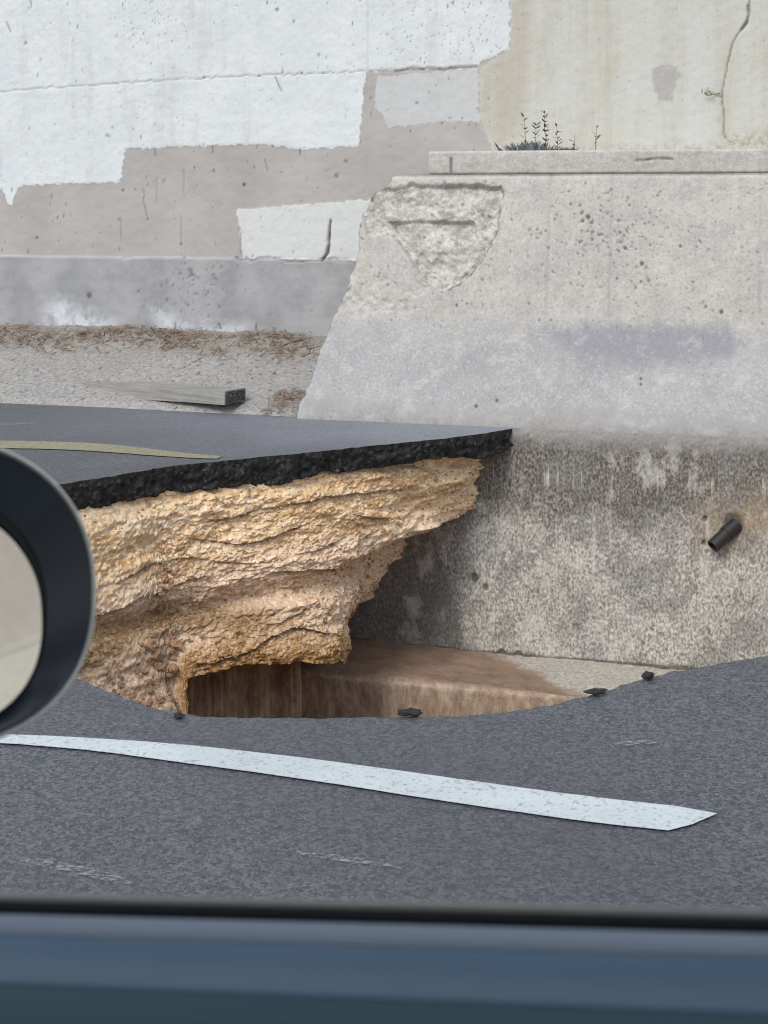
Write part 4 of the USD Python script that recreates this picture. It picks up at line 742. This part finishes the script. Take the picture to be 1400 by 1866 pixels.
part(car, 'inner_seal', extrude([(0.0014, -0.0008)] + arc(-0.0016, -0.0024, 0.0020, 60, 180) + [(-0.0045, -0.0045), (-0.006, -0.02), (0.001, -0.02)]), M['rubber'], smooth=40)
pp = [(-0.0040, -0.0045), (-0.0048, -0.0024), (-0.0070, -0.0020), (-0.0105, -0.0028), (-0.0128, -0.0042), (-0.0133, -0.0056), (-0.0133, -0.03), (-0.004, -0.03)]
part(car, 'door_top_pad', extrude(pp), M['pad'], smooth=50)  # paler strip: light on the door top put into its colour
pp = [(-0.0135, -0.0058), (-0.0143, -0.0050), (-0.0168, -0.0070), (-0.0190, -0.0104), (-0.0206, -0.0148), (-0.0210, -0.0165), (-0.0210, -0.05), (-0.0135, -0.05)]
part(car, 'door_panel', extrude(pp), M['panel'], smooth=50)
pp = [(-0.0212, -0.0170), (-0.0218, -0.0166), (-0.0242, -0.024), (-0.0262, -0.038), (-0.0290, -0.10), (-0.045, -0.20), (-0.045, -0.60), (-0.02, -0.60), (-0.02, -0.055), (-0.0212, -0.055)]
part(car, 'door_card', extrude(pp), M['panel_shaded'], smooth=50)  # darker strip: shade lower on the door painted as its colour
_m = (q0 + q1) / 2
def cabin(lo, hi):
    bx = trimesh.creation.box(bounds=[lo, hi]); bx.vertices = _m[:2].tolist() + [0] + bx.vertices[:, :1] * E + bx.vertices[:, 1:2] * B + bx.vertices[:, 2:] * np.array([0, 0, 1.0]); return bx
part(car, 'roof', cabin([-0.7, -1.45, 1.40], [1.1, -0.04, 1.43]), M['lining'])  # unseen, added to shade the door panel; pale lining bounces light
part(car, 'opposite_door', cabin([-0.9, -1.50, 0.30], [1.1, -1.44, 0.96]), M['lining'])  # out of view, added to darken the inner side of the door
part(car, 'cabin_floor', cabin([-0.9, -1.44, 0.28], [1.1, -0.02, 0.31]), M['lining'])
part(car, 'door_skin', extrude([(0.012, -0.012), (0.03, -0.03), (0.065, -0.16), (0.075, -0.30), (0.05, -0.62), (0.0, -0.62), (0.0, -0.03)]), M['shell'], smooth=40)

def view(x, y, d): return np.array([(x - 700) / 2800 * d, d, EYE - (y - 360) / 2800 * d])
mc = view(-150, 1090, 0.75)
mn = np.array([0.80, -0.585, 0.13]); mn /= np.linalg.norm(mn); mu = np.cross([0, 0, 1.0], mn); mu /= np.linalg.norm(mu)
if mu[0] < 0: mu = -mu
mv = np.cross(mn, mu); mv = mv if mv[2] > 0 else -mv
GLASS_TILT = -0.06
def on_mirror(x, y, off=0.0):
    d = np.array([(x - 700) / 2800, 1.0, -(y - 360) / 2800]); e = np.array([0, 0, EYE]); t = float(mn @ (mc + mn * off - e) / (mn @ d)); return e + d * t
def loop(cx, cy, a, b, n=2.25, m=96, off=0.0):
    pts = []
    for k in range(m):
        t = 2 * math.pi * k / m; c, s = math.cos(t), math.sin(t); nn = n if c > 0 else 3.2
        pts.append((cx + a * math.copysign(abs(c) ** (2 / nn), c), cy - b * math.copysign(abs(s) ** (2 / nn), s)))
    return np.array([on_mirror(*p, off) for p in pts])
def bridge(loops):
    m = len(loops[0]); v = np.vstack(loops); return v, np.vstack([np.array([(k * m + i, k * m + (i + 1) % m, (k + 1) * m + (i + 1) % m, (k + 1) * m + i) for i in range(m)]) for k in range(len(loops) - 1)])
big_l = dict(cx=-150, cy=1080, a=314, b=280)
outer_loops = []
rim0 = loop(**big_l); ctr = rim0.mean(0)
def shrink(lp, k): return ctr + (lp - ctr) * k
shell = [rim0 + mn * 0.002, shrink(rim0, 1.012) + mn * 0.003, shrink(rim0, 1.030) + mn * 0.0015, shrink(rim0, 1.036) - mn * 0.004, shrink(rim0, 1.02) - mn * 0.012, shrink(rim0, 1.0) - mn * 0.03, shrink(rim0, 0.92) - mn * 0.06, shrink(rim0, 0.75) - mn * 0.085, shrink(rim0, 0.45) - mn * 0.10, shrink(rim0, 0.02) - mn * 0.105]
mir = part(car, 'side_mirror', bridge(shell), M['shell'], smooth=60, label='silver shell of the wing mirror with a pale outer rim')
gl = loop(-150, 1122, 224, 211, off=-0.0135); gap = loop(-150, 1118, 236, 226, off=-0.012); gap2 = loop(-150, 1122, 229, 217, off=-0.0145)
bez = [rim0 + mn * 0.002, shrink(rim0, 0.985) + mn * 0.003, shrink(rim0, 0.965) + mn * 0.001, gap * 0.6 + rim0 * 0.4 + mn * 0.002, gap]
part(mir, 'bezel', bridge(bez), M['housing'], smooth=60)
part(mir, 'glass_gap', bridge([gap, gap2 * 0.5 + gap * 0.5, gl]), M['gap'], smooth=40)
gc = gl.mean(0); m_ = len(gl)
_R = trimesh.transformations.rotation_matrix(GLASS_TILT, mu)[:3, :3]; gl = gc + (gl - gc) @ _R.T
part(mir, 'mirror_glass', (np.vstack([gl, [gc]]), np.array([(i, (i + 1) % m_, m_) for i in range(m_)])), M['mirror'])
arm0 = ctr - mu * 0.09 - mn * 0.05 - mv * 0.05; arm1 = np.array([*( (q0 - ax * 0.20)[:2]), arm0[2] - 0.03])
arm = m3.Manifold.batch_hull([m3.Manifold.sphere(0.028, 24).translate(list(map(float, arm0))), m3.Manifold.sphere(0.032, 24).translate(list(map(float, arm1)))])
part(mir, 'mirror_arm', arm, M['housing'], smooth=40)
